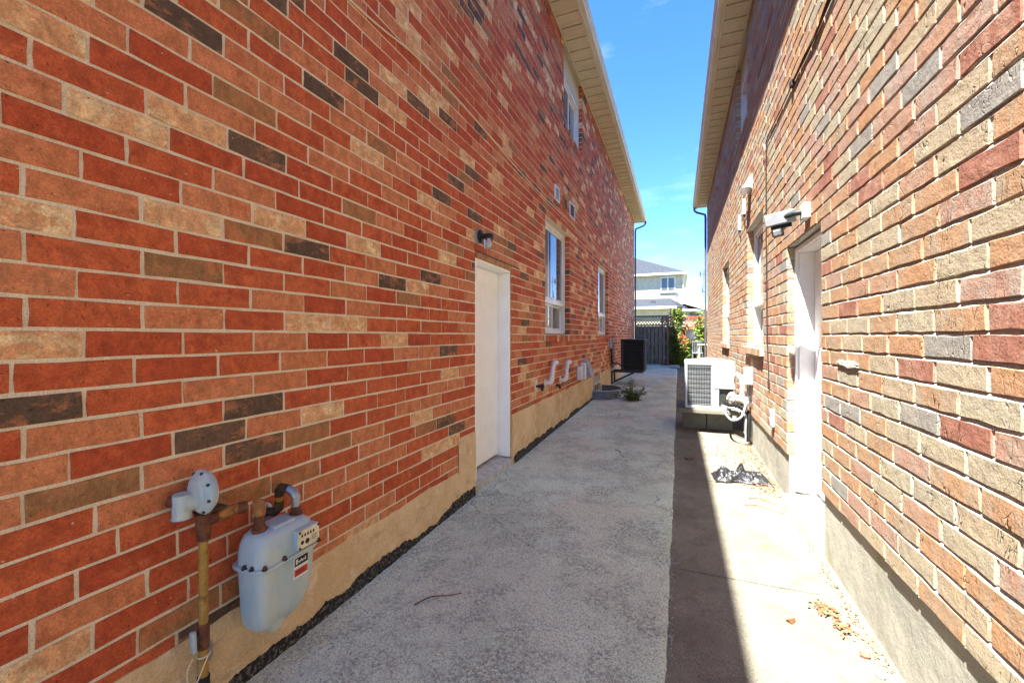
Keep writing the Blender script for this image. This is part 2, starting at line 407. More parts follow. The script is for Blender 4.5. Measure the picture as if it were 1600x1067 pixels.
def lay_bricks(face, side, y0, y1, z_low, z_high, z_joint, h, Lb, joint, opens, kinds, weights, seed, jit, bev, depth, matp, parent, recess, protr):
    """lay a wall of bricks; the 300 that show largest are objects, the rest one part"""
    rnd = random.Random(seed)
    n0 = int(round((z_low - z_joint) / h)); bricks = []
    n = n0; run = {}
    while True:
        zb = z_joint + n * h; zt = zb + h
        if zb > z_high - 0.02: break
        zt = min(zt, z_high)
        off = (0.5 if n % 2 else 0.0) * Lb + rnd.uniform(-0.035, 0.035) + (0.02 * math.sin(n * 1.7))
        cuts = sorted([(o[0], o[1]) for o in opens if o[2] < (zb + zt) / 2 < o[3]])
        segs = []; cur = y0
        for a, b in cuts:
            if a > cur: segs.append((cur, a))
            cur = max(cur, b)
        if cur < y1: segs.append((cur, y1))
        for sa, sb in segs:
            first = len(bricks)
            k = math.floor((sa - off) / Lb); y = off + k * Lb
            while y < sb:
                ja = y + rnd.uniform(-0.004, 0.004); a = max(sa, ja + joint / 2); b = min(sb, y + Lb - joint / 2)
                if sb - (y + Lb) < 0.045 and sb < y1: b = sb if b + 0.05 >= sb else b
                if b - a > 0.035: bricks.append((a, b, zb + joint / 2, zt - joint / 2, n))
                y += Lb
                if b == sb and y < sb: break
            if len(bricks) > first:          # close the course against the opening at both ends
                q = bricks[first]
                if 0 < q[0] - sa < 0.09: bricks[first] = (sa,) + q[1:]
                q = bricks[-1]
                if 0 < sb - q[1] < 0.09: bricks[-1] = (q[0], sb) + q[2:]
        n += 1
    items = []
    for a, b, zb, zt, n in bricks:
        kd = rnd.choices(kinds, weights)[0]
        area = 0.0
        q = [project((face, yy, Z(zz))) for yy in (a, b) for zz in (zb, zt)]
        if all(q):
            xs = [p[0] for p in q]; ys = [p[1] for p in q]
            cxx, cyy = sum(xs) / 4, sum(ys) / 4
            if -20 < cxx < 1620 and -20 < cyy < 1087: area = (max(xs) - min(xs)) * (abs(q[0][1] - q[1][1]) + abs(q[2][1] - q[3][1])) / 2
        items.append((area, a, b, zb, zt, kd, rnd.random()))
    items.sort(key=lambda i: -i[0])
    top = [i for i in items[:300] if i[0] > 0]; rest = items[len(top):]
    bins = {}
    Hh = h - joint
    for area, a, b, zb, zt, kd, tn in top:
        Lq = max(0.05, round((b - a) / 0.02) * 0.02) if (b - a) < Lb - joint - 0.012 else Lb - joint
        key = (kd, round(Lq, 3), int(tn * 6))
        if key not in bins:
            mb = MB(); rr = random.Random(hash((kd, int(Lq * 1000), key[2], seed)) & 0xffff)
            brick_geo(mb, 0, 0, 0, Lq, Hh, depth, side, rr, jit, bev, 0, (key[2] + 0.5) / 6)
            bins[key] = mb.mesh('brick', [matp + kd], None, True)
        o = bpy.data.objects.new('brick', bins[key])
        o.location = (face + side * rnd.uniform(-protr, protr), (a + b) / 2, Z((zb + zt) / 2))
        o.scale = (1, (b - a) / Lq, (zt - zb) / Hh)
        o.rotation_euler = (rnd.uniform(-0.004, 0.004), 0, rnd.uniform(-0.006, 0.006))
        link(o, parent)
    mb = MB()
    for area, a, b, zb, zt, kd, tn in rest:
        brick_geo(mb, face + side * rnd.uniform(-protr, protr), (a + b) / 2, Z((zb + zt) / 2), b - a, zt - zb, depth, side, rnd, jit, bev, kinds.index(kd), tn)
    mb.build('bricks', [matp + k for k in kinds], parent, None, 0, True, 'stuff')

def wall_sheet(face, side, y0, y1, z0, z1, opens, recess, depth, mat, parent, struck=None):
    """the mortar bed behind the bricks, with its openings cut and their reveals lined"""
    ys = sorted({y0, y1, *[min(max(v, y0), y1) for o in opens for v in o[:2]]})
    zs = sorted({z0, z1, *[min(max(v, z0), z1) for o in opens for v in o[2:]]})
    xf = face - side * recess; xb = face - side * depth
    op = lambda y, z: any(o[0] < y < o[1] and o[2] < z < o[3] for o in opens) or not (y0 < y < y1 and z0 < z < z1)
    mb = MB()
    for i in range(len(ys) - 1):
        for j in range(len(zs) - 1):
            ya, yb, za, zb = ys[i], ys[i + 1], zs[j], zs[j + 1]
            if op((ya + yb) / 2, (za + zb) / 2): continue
            prof = [(recess, za), (recess, zb)]
            if struck:                      # weathered bed joints: proud at the bottom, raked at the top
                zj0, hh, jw, rk = struck; prof = [(recess, za)]; n = math.floor((za - zj0) / hh)
                while zj0 + n * hh - jw < zb:
                    zc = zj0 + n * hh
                    prof += [q for q in ((recess, zc - jw / 2 - .0012), (0.0025, zc - jw / 2 - .0004), (rk, zc + jw / 2), (recess, zc + jw / 2 + .0004)) if za < q[1] < zb]
                    n += 1
                prof.append((recess, zb))
            ny = max(1, int((yb - ya) / (0.05 if struck else 99)))
            for (ra, pa), (rb_, pb) in zip(prof[:-1], prof[1:]):
                base = len(mb.v)
                for k in range(ny + 1):
                    y = ya + (yb - ya) * k / ny
                    w1 = w2 = 0.0
                    if struck and ra < .003: w1 = .003 * mnoise.noise((y * 17, pa * 3, 1))
                    if struck and rb_ < .003: w2 = .003 * mnoise.noise((y * 17, pb * 3, 1))
                    mb.v += [(face - side * (ra + w1), y, Z(pa)), (face - side * (rb_ + w2), y, Z(pb))]
                for k in range(ny):
                    b_ = base + 2 * k; q = [b_, b_ + 2, b_ + 3, b_ + 1]
                    mb.face(q if side > 0 else q[::-1])
            e = 1e-4; r = 0.004
            if op(ya - e, (za + zb) / 2): mb.poly([(xf, ya + r, Z(za)), (xf, ya + r, Z(zb)), (xb, ya + r, Z(zb)), (xb, ya + r, Z(za))])
            if op(yb + e, (za + zb) / 2): mb.poly([(xf, yb - r, Z(za)), (xf, yb - r, Z(zb)), (xb, yb - r, Z(zb)), (xb, yb - r, Z(za))])
            if op((ya + yb) / 2, za - e): mb.poly([(xf, ya, Z(za) + r), (xf, yb, Z(za) + r), (xb, yb, Z(za) + r), (xb, ya, Z(za) + r)])
            if op((ya + yb) / 2, zb + e): mb.poly([(xf, ya, Z(zb) - r), (xf, yb, Z(zb) - r), (xb, yb, Z(zb) - r), (xb, ya, Z(zb) - r)])
    return mb.build('wall', mat, parent)

# ------------------------------------------------------------------ ground
def grid_sheet(xs, ys, zf, m=0):
    mb = MB(); nx = len(xs)
    mb.v = [(x, y, zf(x, y)) for y in ys for x in xs]
    for j in range(len(ys) - 1):
        for i in range(nx - 1):
            mb.face([j * nx + i, j * nx + i + 1, (j + 1) * nx + i + 1, (j + 1) * nx + i])
    return mb
mb = MB(); mb.poly([(-900, -900, -0.14), (900, -900, -0.14), (900, 19.6, -0.14), (-900, 19.6, -0.14)])
mb.poly([(-900, 19.6, 0.13), (900, 19.6, 0.13), (900, 1200, 0.13), (-900, 1200, 0.13)])
struct(mb.build('ground', 'earth'))
EDGE = {}
def edge_x(y):
    return -0.055 + 0.018 * mnoise.noise((y * 0.9, 3.1, 0)) + 0.011 * mnoise.noise((y * 6.0, 1.1, 0)) + 0.007 * mnoise.noise((y * 23.0, 0.1, 5)) + 0.0006 * y
ys = [-3.0 + i * 0.03 for i in range(int(11.0 / 0.03))]; ys += [ys[-1] + 0.12 * i for i in range(1, 100)]
mb = MB()
nx = 46
xs = [LX - 0.02 + (k / (nx - 1)) * 1.0 for k in range(nx)]
def path_z(x, y):
    n = 0.006 * mnoise.noise((x * 1.3, y * 1.1, 0)) + 0.0028 * mnoise.noise((x * 9, y * 9, 2)) + 0.0022 * mnoise.noise((x * 26, y * 26, 4))
    return gz(y) + n
for y in ys:
    ex = edge_x(y)
    for k in range(nx):
        x = LX - 0.02 + (ex - LX + 0.02) * k / (nx - 1)
        mb.v.append((x, y, path_z(x, y) - (0.010 + 0.006 * mnoise.noise((y * 14, 7, 0)) if k == nx - 1 else 0)))
    mb.v.append((ex + 0.006, y, gz(y) - 0.06))
w = nx + 1
for j in range(len(ys) - 1):
    for i in range(w - 1): mb.face([j * w + i, j * w + i + 1, (j + 1) * w + i + 1, (j + 1) * w + i])
struct(mb.build('path', 'path', None, 35))
# the strip of poured slabs along the right wall
pav = struct(MB().box(-0.35, RX + 0.3, -3, 20.2, -0.125, -0.12).build('pavement', 'earth'))
sj = [-3.0, -0.55, 1.22, 3.02, 4.88, 6.72, 8.55, 10.4, 12.2, 14.1, 16.0, 18.0, 20.1]
for k in range(len(sj) - 1):
    a, b = sj[k] + 0.004, sj[k + 1] - 0.004
    t = R_.uniform(-0.002, 0.002); m = MB(); nxs = 16; nys = 24
    xx = [-0.12 + (RX + 0.16) * i / nxs for i in range(nxs + 1)]; yy = [a + (b - a) * j / nys for j in range(nys + 1)]
    g = grid_sheet(xx, yy, lambda x, y: gz(y) - 0.024 + t + 0.0025 * mnoise.noise((x * 2.1, y * 1.8, 9)) + 0.03 * max(0, x - 0.55))
    bb = len(g.v)
    edge = [0, nxs, (nys + 1) * (nxs + 1) - 1, nys * (nxs + 1)]
    g.v += [(g.v[i][0], g.v[i][1], g.v[i][2] - 0.08) for i in edge]
    for i in range(4):
        j = (i + 1) % 4; g.face([edge[i], bb + i, bb + j, edge[j]])
    g.build('slab', 'slab', pav, 30)

# ------------------------------------------------------------------ left house
LH = 0.1; LJ = 0.022
left = thing('brick_house', (LX - 3.5, 8, 0), 'red brick house in the shade on the left, with a white side door', 'house')
SOF_L = 5.15
Lopen = [(3.64, 4.60, -3, 0.822), (5.95, 7.445, 0.022, 1.822), (10.39, 11.95, 0.022, 1.822), (7.03, 8.53, 3.722, 5.3), (3.30, 99, -3, -0.978)]
lw = wall_sheet(LX, 1, -4.0, 19.42, -1.6, SOF_L + 0.1, Lopen, 0.005, 0.11, 'L_mortar', left)
lay_bricks(LX, 1, -4.0, 19.42, -1.278, SOF_L + 0.05, LJ, LH, 0.30, 0.0125, Lopen, LK, [38, 27, 7, 7.5, 11, 12], 3, 0.0022, 0.0024, 0.095, 'L_', lw, 0.005, 0.0012)
# solid body behind the veneer
b = MB().box(-10, LX - 0.30, -4, 19.3, -0.1, Z(SOF_L + 0.1)); b.box(LX - 0.3, LX - 0.02, -4.0, -3.9, -0.1, Z(SOF_L)); b.box(LX - 0.30, LX - 0.02, 19.32, 19.41, -0.1, Z(SOF_L))
b.build('core_wall', 'dark_interior', left)
# foundation with parging
f = MB()
def parge_seg(y0, y1, ztop):
    n = max(2, int((y1 - y0) / 0.06)); nz = 7
    base = len(f.v)
    for i in range(n + 1):
        y = y0 + (y1 - y0) * i / n
        zt = Z(ztop) + 0.016 * mnoise.noise((y * 3, ztop, 0)) + 0.009 * mnoise.noise((y * 14, ztop, 0))
        for j in range(nz + 1):
            z = gz(y) - 0.1 + (zt - gz(y) + 0.1) * j / nz
            x = LX + 0.009 + 0.006 * mnoise.noise((y * 2.0, z * 3.0, 1)) - (0.006 if j == nz else 0)
            f.v.append((x, y, z))
        f.v.append((LX - 0.02, y, zt + 0.003))
    w = nz + 2
    for i in range(n):
        for j in range(w - 1): f.face([base + i * w + j, base + (i + 1) * w + j, base + (i + 1) * w + j + 1, base + i * w + j + 1])
    for i in (0, n):
        y = y0 if i == 0 else y1
        f.poly([f.v[base + i * w], f.v[base + i * w + nz], (LX - 0.2, y, Z(ztop)), (LX - 0.2, y, gz(y) - 0.1)])
parge_seg(-3.9, 3.30, -1.225); parge_seg(3.30, 3.64, -0.93); parge_seg(4.60, 9.66, -0.94); parge_seg(10.62, 19.4, -0.94)
lf = f.build('foundation', 'parge', left, 50)
t_ = MB(); y = -1.0; prev = None
while y < 9.6:
    if y > 4.0 and t_.v and t_.v[0][1] < 0: t_.build('tar_strip', 'tar', lf); t_ = MB()
    if not 3.6 < y < 4.64:
        base = 0.075 if y < 3.6 else 0.11 - 0.012 * (y - 4.6)
        hgt = max(0.012, base * (0.72 + 0.9 * mnoise.noise((y * 1.6, 0, 3))) + 0.030 * mnoise.noise((y * 7, 2, 0)) + 0.016 * mnoise.noise((y * 33, 5, 0)) + 0.012 * mnoise.noise((y * 100, 5, 3)))
        th = LX + 0.021 + 0.005 * mnoise.noise((y * 30, 8, 0))
        cur = [(LX, y, gz(y) - 0.03), (th + 0.012, y, gz(y) - 0.03), (th, y, gz(y) + hgt), (LX, y, gz(y) + hgt + 0.004)]
        if prev:
            bb = len(t_.v); t_.v += prev + cur
            for i in range(3): t_.face([bb + i, bb + i + 1, bb + 5 + i, bb + 4 + i])
        prev = cur
    else: prev = None
    y += 0.009
t_.build('tar_strip', 'tar', lf)

def soffit_house(root, face, side, zs, y0, y1, xo, board, far_over):
    """eave: soffit boards, frieze, fascia and gutter.  xo = x of the fascia"""
    s = MB().box(face - side * 0.2, xo, y0, y1 + far_over, Z(zs + 0.035), Z(zs + 0.06)).build('soffit', 'beige', root)
    n = int((y1 + far_over - y0) / board)
    me = None
    for k in range(n):
        if me is None:
            mm = MB(); xa, xb = sorted((face - side * 0.02, xo - side * 0.045)); mm.box(xa, xb, 0.007, board - 0.007, 0, 0.03)
            mm.box(xa, xb, board * 0.46, board * 0.46 + 0.012, -0.003, 0.0)
            me = mm.mesh('soffit_board', ['beige'])
        o = bpy.data.objects.new('soffit_board', me)
        o.location = (0, y0 + k * board, Z(zs) + (0.0 if k % 2 else 0.012)); link(o, s)
    xa = xo - side * 0.04
    MB().box(xa, xo, y0, y1 + far_over, Z(zs - 0.012), Z(zs + 0.16)).build('fascia', 'beige', root)
    MB().box(face + side * 0.002, face + side * 0.02, y0, y1, Z(zs - 0.03), Z(zs)).build('frieze_trim', 'beige', root)
    # K-style gutter profile
    g = MB(); W = 0.10
    pr = [(0.001, 0.03), (0.055, 0.03), (0.062, 0.075), (0.09, 0.105), (0.095, 0.14), (W, 0.142), (W, 0.15), (0.084, 0.15), (0.078, 0.11), (0.05, 0.08), (0.046, 0.04), (0.001, 0.04)]
    ra = [(xo + side * a, y0, Z(zs + b)) for a, b in pr]; rb = [(xo + side * a, y1 + far_over + 0.01, Z(zs + b)) for a, b in pr]
    g.rings([ra, rb] if side > 0 else [rb, ra], 0, True)
    g.poly([(xo, y1 + far_over + 0.012, Z(zs + .03)), (xo + side * .06, y1 + far_over + 0.012, Z(zs + .03)), (xo + side * W, y1 + far_over + 0.012, Z(zs + .15)), (xo, y1 + far_over + 0.012, Z(zs + .15))])
    gu = g.build('gutter', 'beige_light', root)
    # hip roof above
    r = MB(); xr = xo - side * 4.6; xe = xo - side * 9.2; zz = Z(zs + 0.13); zt = zz + 2.2; ya, yb = y0, y1 + far_over
    xg = xo + side * 0.03
    r.poly([(xg, ya, zz), (xg, yb, zz), (xr, yb - 4.2, zt), (xr, ya + 4.2, zt)]); r.poly([(xe, ya, zz), (xe, yb, zz), (xr, yb - 4.2, zt), (xr, ya + 4.2, zt)])
    r.poly([(xg, yb, zz), (xe, yb, zz), (xr, yb - 4.2, zt)]); r.poly([(xg, ya, zz), (xe, ya, zz), (xr, ya + 4.2, zt)])
    r.poly([(xg, ya, zz - .004), (xg, yb, zz - .004), (xe, yb, zz - .004), (xe, ya, zz - .004)])
    r.build('roof', 'shingle', root)
    return gu
soffit_house(left, LX, 1, SOF_L, -4.0, 19.42, -1.43, 0.152, 0.42)
ds = MB().tube([(-1.38, 19.72, Z(SOF_L + 0.05)), (-1.38, 19.72, Z(SOF_L - 0.05)), (-1.45, 19.66, Z(SOF_L - 0.16)), (LX + 0.06, 19.50, Z(SOF_L - 0.32)), (LX + 0.045, 19.47, Z(SOF_L - 0.45)), (LX + 0.045, 19.47, 0.5)], 0.038, 8)
ds.build('downspout', 'brown_alu', left, 40)

def brick_sill(root, face, side, y0, y1, zt, matp, kinds, wts, seed, proj=0.035, hgt=0.085):
    s = MB().box(face - side * 0.09, face + side * (proj - 0.008), y0 + 0.002, y1 - 0.002, Z(zt - hgt + 0.006), Z(zt - 0.006)).build('window_sill', matp + 'mortar', root)
    rnd = random.Random(seed); n = max(2, int((y1 - y0) / 0.1)); st = (y1 - y0) / n
    for k in range(n):
        kd = rnd.choices(kinds, wts)[0]; mb = MB()
        ya = y0 + k * st + 0.004; yb = y0 + (k + 1) * st - 0.004; xa = face - side * 0.07; xb = face + side * (proj + rnd.uniform(-.003, .003))
        x0, x1 = xa, xb
        mb.hexa([(x0, ya, Z(zt - hgt)), (x1, ya, Z(zt - hgt)), (x1, yb, Z(zt - hgt)), (x0, yb, Z(zt - hgt)), (x0, ya, Z(zt)), (x1, ya, Z(zt - 0.012)), (x1, yb, Z(zt - 0.012)), (x0, yb, Z(zt))], 0, rnd.random())
        mb.build('brick', matp + kd, s, None, 0.003, True)

def window(root, face, side, y0, y1, z0, z1, rail, dep=0.085, slider=True):
    """white vinyl window set back in its opening: frame, transom rail, panes"""
    xf = face - side * dep; xb = face - side * (dep + 0.09); fw = 0.062
    w = MB(); a, b = y0 + 0.006, y1 - 0.006; za, zb = Z(z0) + 0.004, Z(z1) - 0.006
    w.box(xf, xb, a, a + fw, za, zb).box(xf, xb, b - fw, b, za, zb).box(xf, xb, a + fw, b - fw, za, za + fw).box(xf, xb, a + fw, b - fw, zb - fw, zb)
    wo = w.build('window', 'white_vinyl', root, None, 0.004)
    if rail is not None:
        MB().box(xf + side * 0.004, xb, a + fw, b - fw, Z(rail) - 0.035, Z(rail) + 0.035).build('transom_bar', 'white_vinyl', wo, None, 0.003)
    sash = []
    xs = xf - side * 0.028
    def pane(p0, p1, q0, q1, xo):
        sf = MB(); k = 0.038
        sf.box(xo, xo - side * 0.04, p0, p0 + k, q0, q1).box(xo, xo - side * 0.04, p1 - k, p1, q0, q1).box(xo, xo - side * 0.04, p0 + k, p1 - k, q0, q0 + k).box(xo, xo - side * 0.04, p0 + k, p1 - k, q1 - k, q1)
        sf.build('sash', 'white_vinyl', wo, None, 0.003)
        MB().box(xo - side * 0.014, xo - side * 0.026, p0 + k, p1 - k, q0 + k, q1 - k).build('pane', 'glass', wo)
    if rail is not None:
        pane(a + fw, b - fw, Z(rail) + 0.035, zb - fw, xs)
        if slider:
            c = (a + b) / 2; pane(a + fw, c + 0.02, za + fw, Z(rail) - 0.035, xs); pane(c - 0.02, b - fw, za + fw, Z(rail) - 0.035, xs - side * 0.042)
        else: pane(a + fw, b - fw, za + fw, Z(rail) - 0.035, xs)
    else:
        c = (a + b) / 2; pane(a + fw, c + 0.02, za + fw, zb - fw, xs); pane(c - 0.02, b - fw, za + fw, zb - fw, xs - side * 0.042)
    return wo
LW = [38, 27, 10, 5, 6, 14]
window(left, LX, 1, 5.95, 7.445, 0.03, 1.822, 0.56); brick_sill(left, LX, 1, 5.90, 7.52, 0.022, 'L_', LK, LW, 4, 0.03, 0.11)
window(left, LX, 1, 10.39, 11.95, 0.03, 1.822, 0.56); brick_sill(left, LX, 1, 10.34, 12.02, 0.022, 'L_', LK, LW, 5, 0.03, 0.11)
window(left, LX, 1, 7.03, 8.53, 3.73, 4.72, None, 0.075)
brick_sill(left, LX, 1, 7.0, 8.56, 3.722, 'L_', LK, LW, 6, 0.014, 0.08)
MB().box(LX - 0.07, LX - 0.12, 7.034, 8.526, Z(4.722), Z(SOF_L) - 0.004).build('window_head_panel', 'beige', left)
# side door
d = MB(); xd = LX - 0.155
dr = MB().box(xd, xd - 0.045, 3.70, 4.545, Z(-1.40), Z(0.742)).build('door', 'white_paint', left, None, 0.002)
for (pa, pb, qa, qb) in [(0.09, 0.39, 1.72, 1.98), (0.46, 0.76, 1.72, 1.98), (0.09, 0.39, 0.98, 1.60), (0.46, 0.76, 0.98, 1.60), (0.09, 0.39, 0.24, 0.84), (0.46, 0.76, 0.24, 0.84)]:
    z0 = Z(-1.40)
    p = MB(); k = 0.03; xa = xd + 0.0035
    p.box(xa, xd - 0.01, 3.70 + pa, 3.70 + pb, z0 + qa, z0 + qa + k * .4).box(xa, xd - 0.01, 3.70 + pa, 3.70 + pb, z0 + qb - k * .4, z0 + qb)
    p.box(xa, xd - 0.01, 3.70 + pa, 3.70 + pa + k * .4, z0 + qa + k * .4, z0 + qb - k * .4).box(xa, xd - 0.01, 3.70 + pb - k * .4, 3.70 + pb, z0 + qa + k * .4, z0 + qb - k * .4)
    p.box(xa - 0.0005, xd - 0.01, 3.70 + pa + k, 3.70 + pb - k, z0 + qa + k, z0 + qb - k)
    p.build('panel', 'white_paint', dr, None, 0.002)
MB().lathe((xd - 0.002, 3.765, Z(-0.42)), (1, 0, 0), [(0, 0.03), (0.008, 0.03), (0.012, 0.012), (0.035, 0.012), (0.04, 0.026), (0.06, 0.028), (0.068, 0.018)], 16).build('handle', 'metal_grey', dr, 40)
fr = MB()
fr.box(LX - 0.012, LX - 0.25, 4.548, 4.588, Z(-1.43), Z(0.745)).box(LX - 0.012, LX - 0.25, 3.652, 3.697, Z(-1.43), Z(0.745)).box(LX - 0.012, LX - 0.25, 3.652, 4.588, Z(0.747), Z(0.776))
fo = fr.build('door_frame', 'white_paint', left, None, 0.002)
MB().box(LX - 0.006, LX - 0.1, 4.589, 4.603, gz(4.6), Z(0.776)).build('wood_edge', 'wood', fo)
MB().box(LX + 0.006, LX - 0.1, 3.645, 4.603, Z(0.778), Z(0.832)).build('wood_lintel', 'wood', fo)
MB().box(LX + 0.012, LX - 0.02, 3.66, 4.86, Z(0.834), Z(0.842)).build('flashing', 'black', fo)
th = MB(); za = Z(-1.418)
th.hexa([(LX + 0.012, 3.645, gz(3.6) - 0.02), (LX + 0.012, 4.60, gz(4.6) - 0.02), (LX - 0.3, 4.60, gz(4.6) - 0.02), (LX - 0.3, 3.645, gz(3.6) - 0.02),
         (LX + 0.012, 3.645, Z(-1.452)), (LX + 0.012, 4.60, Z(-1.452)), (LX - 0.3, 4.60, za), (LX - 0.3, 3.645, za)])
th.build('threshold', 'sill_alu', left, None, 0.004)
# basement window
bw = MB(); y0, y1, z0, z1 = 9.68, 10.60, -1.40, -0.80
bw.box(LX + 0.02, LX - 0.1, y0, y0 + .05, Z(z0), Z(z1)).box(LX + 0.02, LX - 0.1, y1 - .05, y1, Z(z0), Z(z1)).box(LX + 0.02, LX - 0.1, y0 + .05, y1 - .05, Z(z1 - .05), Z(z1)).box(LX + 0.02, LX - 0.1, y0 + .05, y1 - .05, Z(-1.16), Z(-1.11)).box(LX + 0.02, LX - 0.1, y0 + .05, y1 - .05, Z(z0), Z(z0 + .05))
bo = bw.build('basement_window', 'beige_light', left)
MB().box(LX - 0.03, LX - 0.04, y0 + .05, y1 - .05, Z(-1.35), Z(-1.16)).build('pane', 'glass', bo)
MB().box(LX - 0.03, LX - 0.04, y0 + .05, y1 - .05, Z(-1.11), Z(-0.85)).build('pane', 'grey_plastic', bo)

# ------------------------------------------------------------------ right house
RH = 0.101; RJ = 0.010
RK = ['tan', 'buff', 'pink', 'grey', 'red']; RW = [40, 26, 21, 6, 7]
right = thing('brick_house', (RX + 3.5, 8, 0), 'tan and buff rough brick house on the right, its wall in the sun', 'house')
SOF_R = 4.60
FT = -1.101
Ropen = [(3.53, 4.53, -3, 0.818), (5.70, 6.95, -0.192, 1.525), (9.28, 10.57, -0.192, 1.525), (6.90, 8.20, 3.242, 4.8)]
rw = wall_sheet(RX, -1, -4.0, 16.1, FT, SOF_R + 0.1, Ropen, 0.0065, 0.11, 'R_mortar', right, (RJ, RH, 0.0175, 0.012))
lay_bricks(RX, -1, -4.0, 16.1, FT, SOF_R + 0.05, RJ, RH, 0.303, 0.017, Ropen, RK, RW, 8, 0.0038, 0.0024, 0.095, 'R_', rw, 0.011, 0.0016)
b = MB().box(RX + 0.33, 10, -4, 16.0, -0.1, Z(SOF_R + 0.1)); b.box(RX + 0.02, RX + 0.33, -4.0, -3.9, -0.1, Z(SOF_R)); b.box(RX + 0.02, RX + 0.33, 16.0, 16.09, -0.1, Z(SOF_R))
b.build('core_wall', 'dark_interior', right)
f = MB()
def conc_seg(y0, y1):
    n = max(2, int((y1 - y0) / 0.12)); nz = 5; base = len(f.v)
    for i in range(n + 1):
        y = y0 + (y1 - y0) * i / n
        for j in range(nz + 1):
            z = gz(y) - 0.1 + (Z(FT) - 0.001 - gz(y) + 0.1) * j / nz
            f.v.append((RX + 0.022 + 0.004 * mnoise.noise((y * 2.3, z * 4, 5)) , y, z))
        f.v.append((RX + 0.16, y, Z(FT) - 0.001))
    w = nz + 2
    for i in range(n):
        for j in range(w - 1): f.face([base + i * w + j, base + i * w + j + 1, base + (i + 1) * w + j + 1, base + (i + 1) * w + j])
    for i in (0, n):
        y = y0 if i == 0 else y1
        f.poly([f.v[base + i * w], f.v[base + i * w + nz], (RX + 0.3, y, Z(FT)), (RX + 0.3, y, gz(y) - 0.1)])
conc_seg(-3.9, 3.53); conc_seg(4.53, 16.09)
f.build('foundation', 'found_grey', right, 50)
soffit_house(right, RX, -1, SOF_R, -4.0, 16.1, 0.575, 0.152, 0.40)
ds = MB().tube([(0.53, 16.42, Z(SOF_R + 0.05)), (0.53, 16.42, Z(SOF_R - 0.06)), (0.62, 16.36, Z(SOF_R - 0.16)), (RX - 0.06, 16.2, Z(SOF_R - 0.30)), (RX - 0.045, 16.17, Z(SOF_R - 0.42)), (RX - 0.045, 16.17, 0.4)], 0.038, 8)
ds.build('downspout', 'brown_alu', right, 40)
window(right, RX, -1, 5.70, 6.95, -0.14, 1.525, 0.45); brick_sill(right, RX, -1, 5.64, 7.02, -0.142, 'R_', RK, [60, 20, 20, 0, 0], 14, 0.045, 0.10)
window(right, RX, -1, 9.28, 10.57, -0.14, 1.525, 0.45); brick_sill(right, RX, -1, 9.22, 10.64, -0.142, 'R_', RK, [60, 20, 20, 0, 0], 15, 0.045, 0.10)
window(right, RX, -1, 6.90, 8.20, 3.25, 4.25, None, 0.075); brick_sill(right, RX, -1, 6.86, 8.24, 3.242, 'R_', RK, [60, 20, 20, 0, 0], 16, 0.014, 0.08)
MB().box(RX + 0.07, RX + 0.12, 6.904, 8.196, Z(4.252), Z(SOF_R) - 0.004).build('window_head_panel', 'beige', right)
# white side door with deep jambs
fr = MB()
fr.box(RX + 0.085, RX + 0.30, 4.47, 4.525, Z(-1.42), Z(0.755)).box(RX + 0.085, RX + 0.30, 3.535, 3.585, Z(-1.42), Z(0.755)).box(RX + 0.085, RX + 0.30, 3.535, 4.525, Z(0.757), Z(0.81))
fo = fr.build('door_frame', 'white_paint', right, None, 0.003)
MB().box(RX + 0.06, RX + 0.085, 4.485, 4.525, Z(-1.42), Z(0.80)).build('brick_mould', 'white_paint', fo, None, 0.003)
MB().box(RX + 0.06, RX + 0.085, 3.535, 4.483, Z(0.762), Z(0.80)).build('brick_mould', 'white_paint', fo, None, 0.003)
xd = RX + 0.20
dr = MB().box(xd, xd + 0.045, 3.59, 4.466, Z(-1.38), Z(0.752)).build('door', 'white_paint', right, None, 0.002)
for (pa, pb, qa, qb) in [(0.10, 0.40, 1.72, 1.98), (0.48, 0.78, 1.72, 1.98), (0.10, 0.40, 0.98, 1.60), (0.48, 0.78, 0.98, 1.60), (0.10, 0.40, 0.24, 0.84), (0.48, 0.78, 0.24, 0.84)]:
    MB().box(xd - 0.004, xd + 0.01, 3.59 + pa, 3.59 + pb, Z(-1.38) + qa, Z(-1.38) + qb).build('panel', 'white_paint', dr, None, 0.004)
MB().lathe((xd, 3.66, Z(-0.40)), (-1, 0, 0), [(0, 0.03), (0.008, 0.03), (0.012, 0.012), (0.035, 0.012), (0.04, 0.026), (0.06, 0.028), (0.068, 0.018)], 16).build('handle', 'metal_grey', dr, 40)
th = MB()
th.hexa([(RX - 0.035, 3.535, gz(3.5) - 0.03), (RX - 0.035, 4.525, gz(4.5) - 0.03), (RX + 0.32, 4.525, gz(4.5) - 0.03), (RX + 0.32, 3.535, gz(3.5) - 0.03),
         (RX - 0.035, 3.535, Z(-1.465)), (RX - 0.035, 4.525, Z(-1.465)), (RX + 0.32, 4.525, Z(-1.405)), (RX + 0.32, 3.535, Z(-1.405))])
to = th.build('threshold', 'sill_alu', right, None, 0.005)
for k in range(5):
    x = RX + 0.03 + 0.025 * k; zz = Z(-1.465) + (x - RX + 0.035) / 0.355 * 0.06
    MB().box(x, x + 0.008, 3.54, 4.465, zz - 0.004, zz + 0.006).build('ridge', 'sill_alu', to)
# smear of dried mortar
mb = MB(); rr = random.Random(5)
ring = []
for k in range(26):
    a = 2 * math.pi * k / 26
    ring.append((3.03 + math.cos(a) * 0.165 * rr.uniform(.75, 1.15), -0.165 + math.sin(a) * 0.022 * rr.uniform(.6, 1.3)))
mb.rings([[(RX + 0.01, a, Z(b)) for a, b in ring], [(RX - 0.010, 3.03 + (a - 3.03) * .93, Z(-0.165 + (b + .165) * .85)) for a, b in ring]][::-1])
mb.build('mortar_smear', 'R_mortar', right)

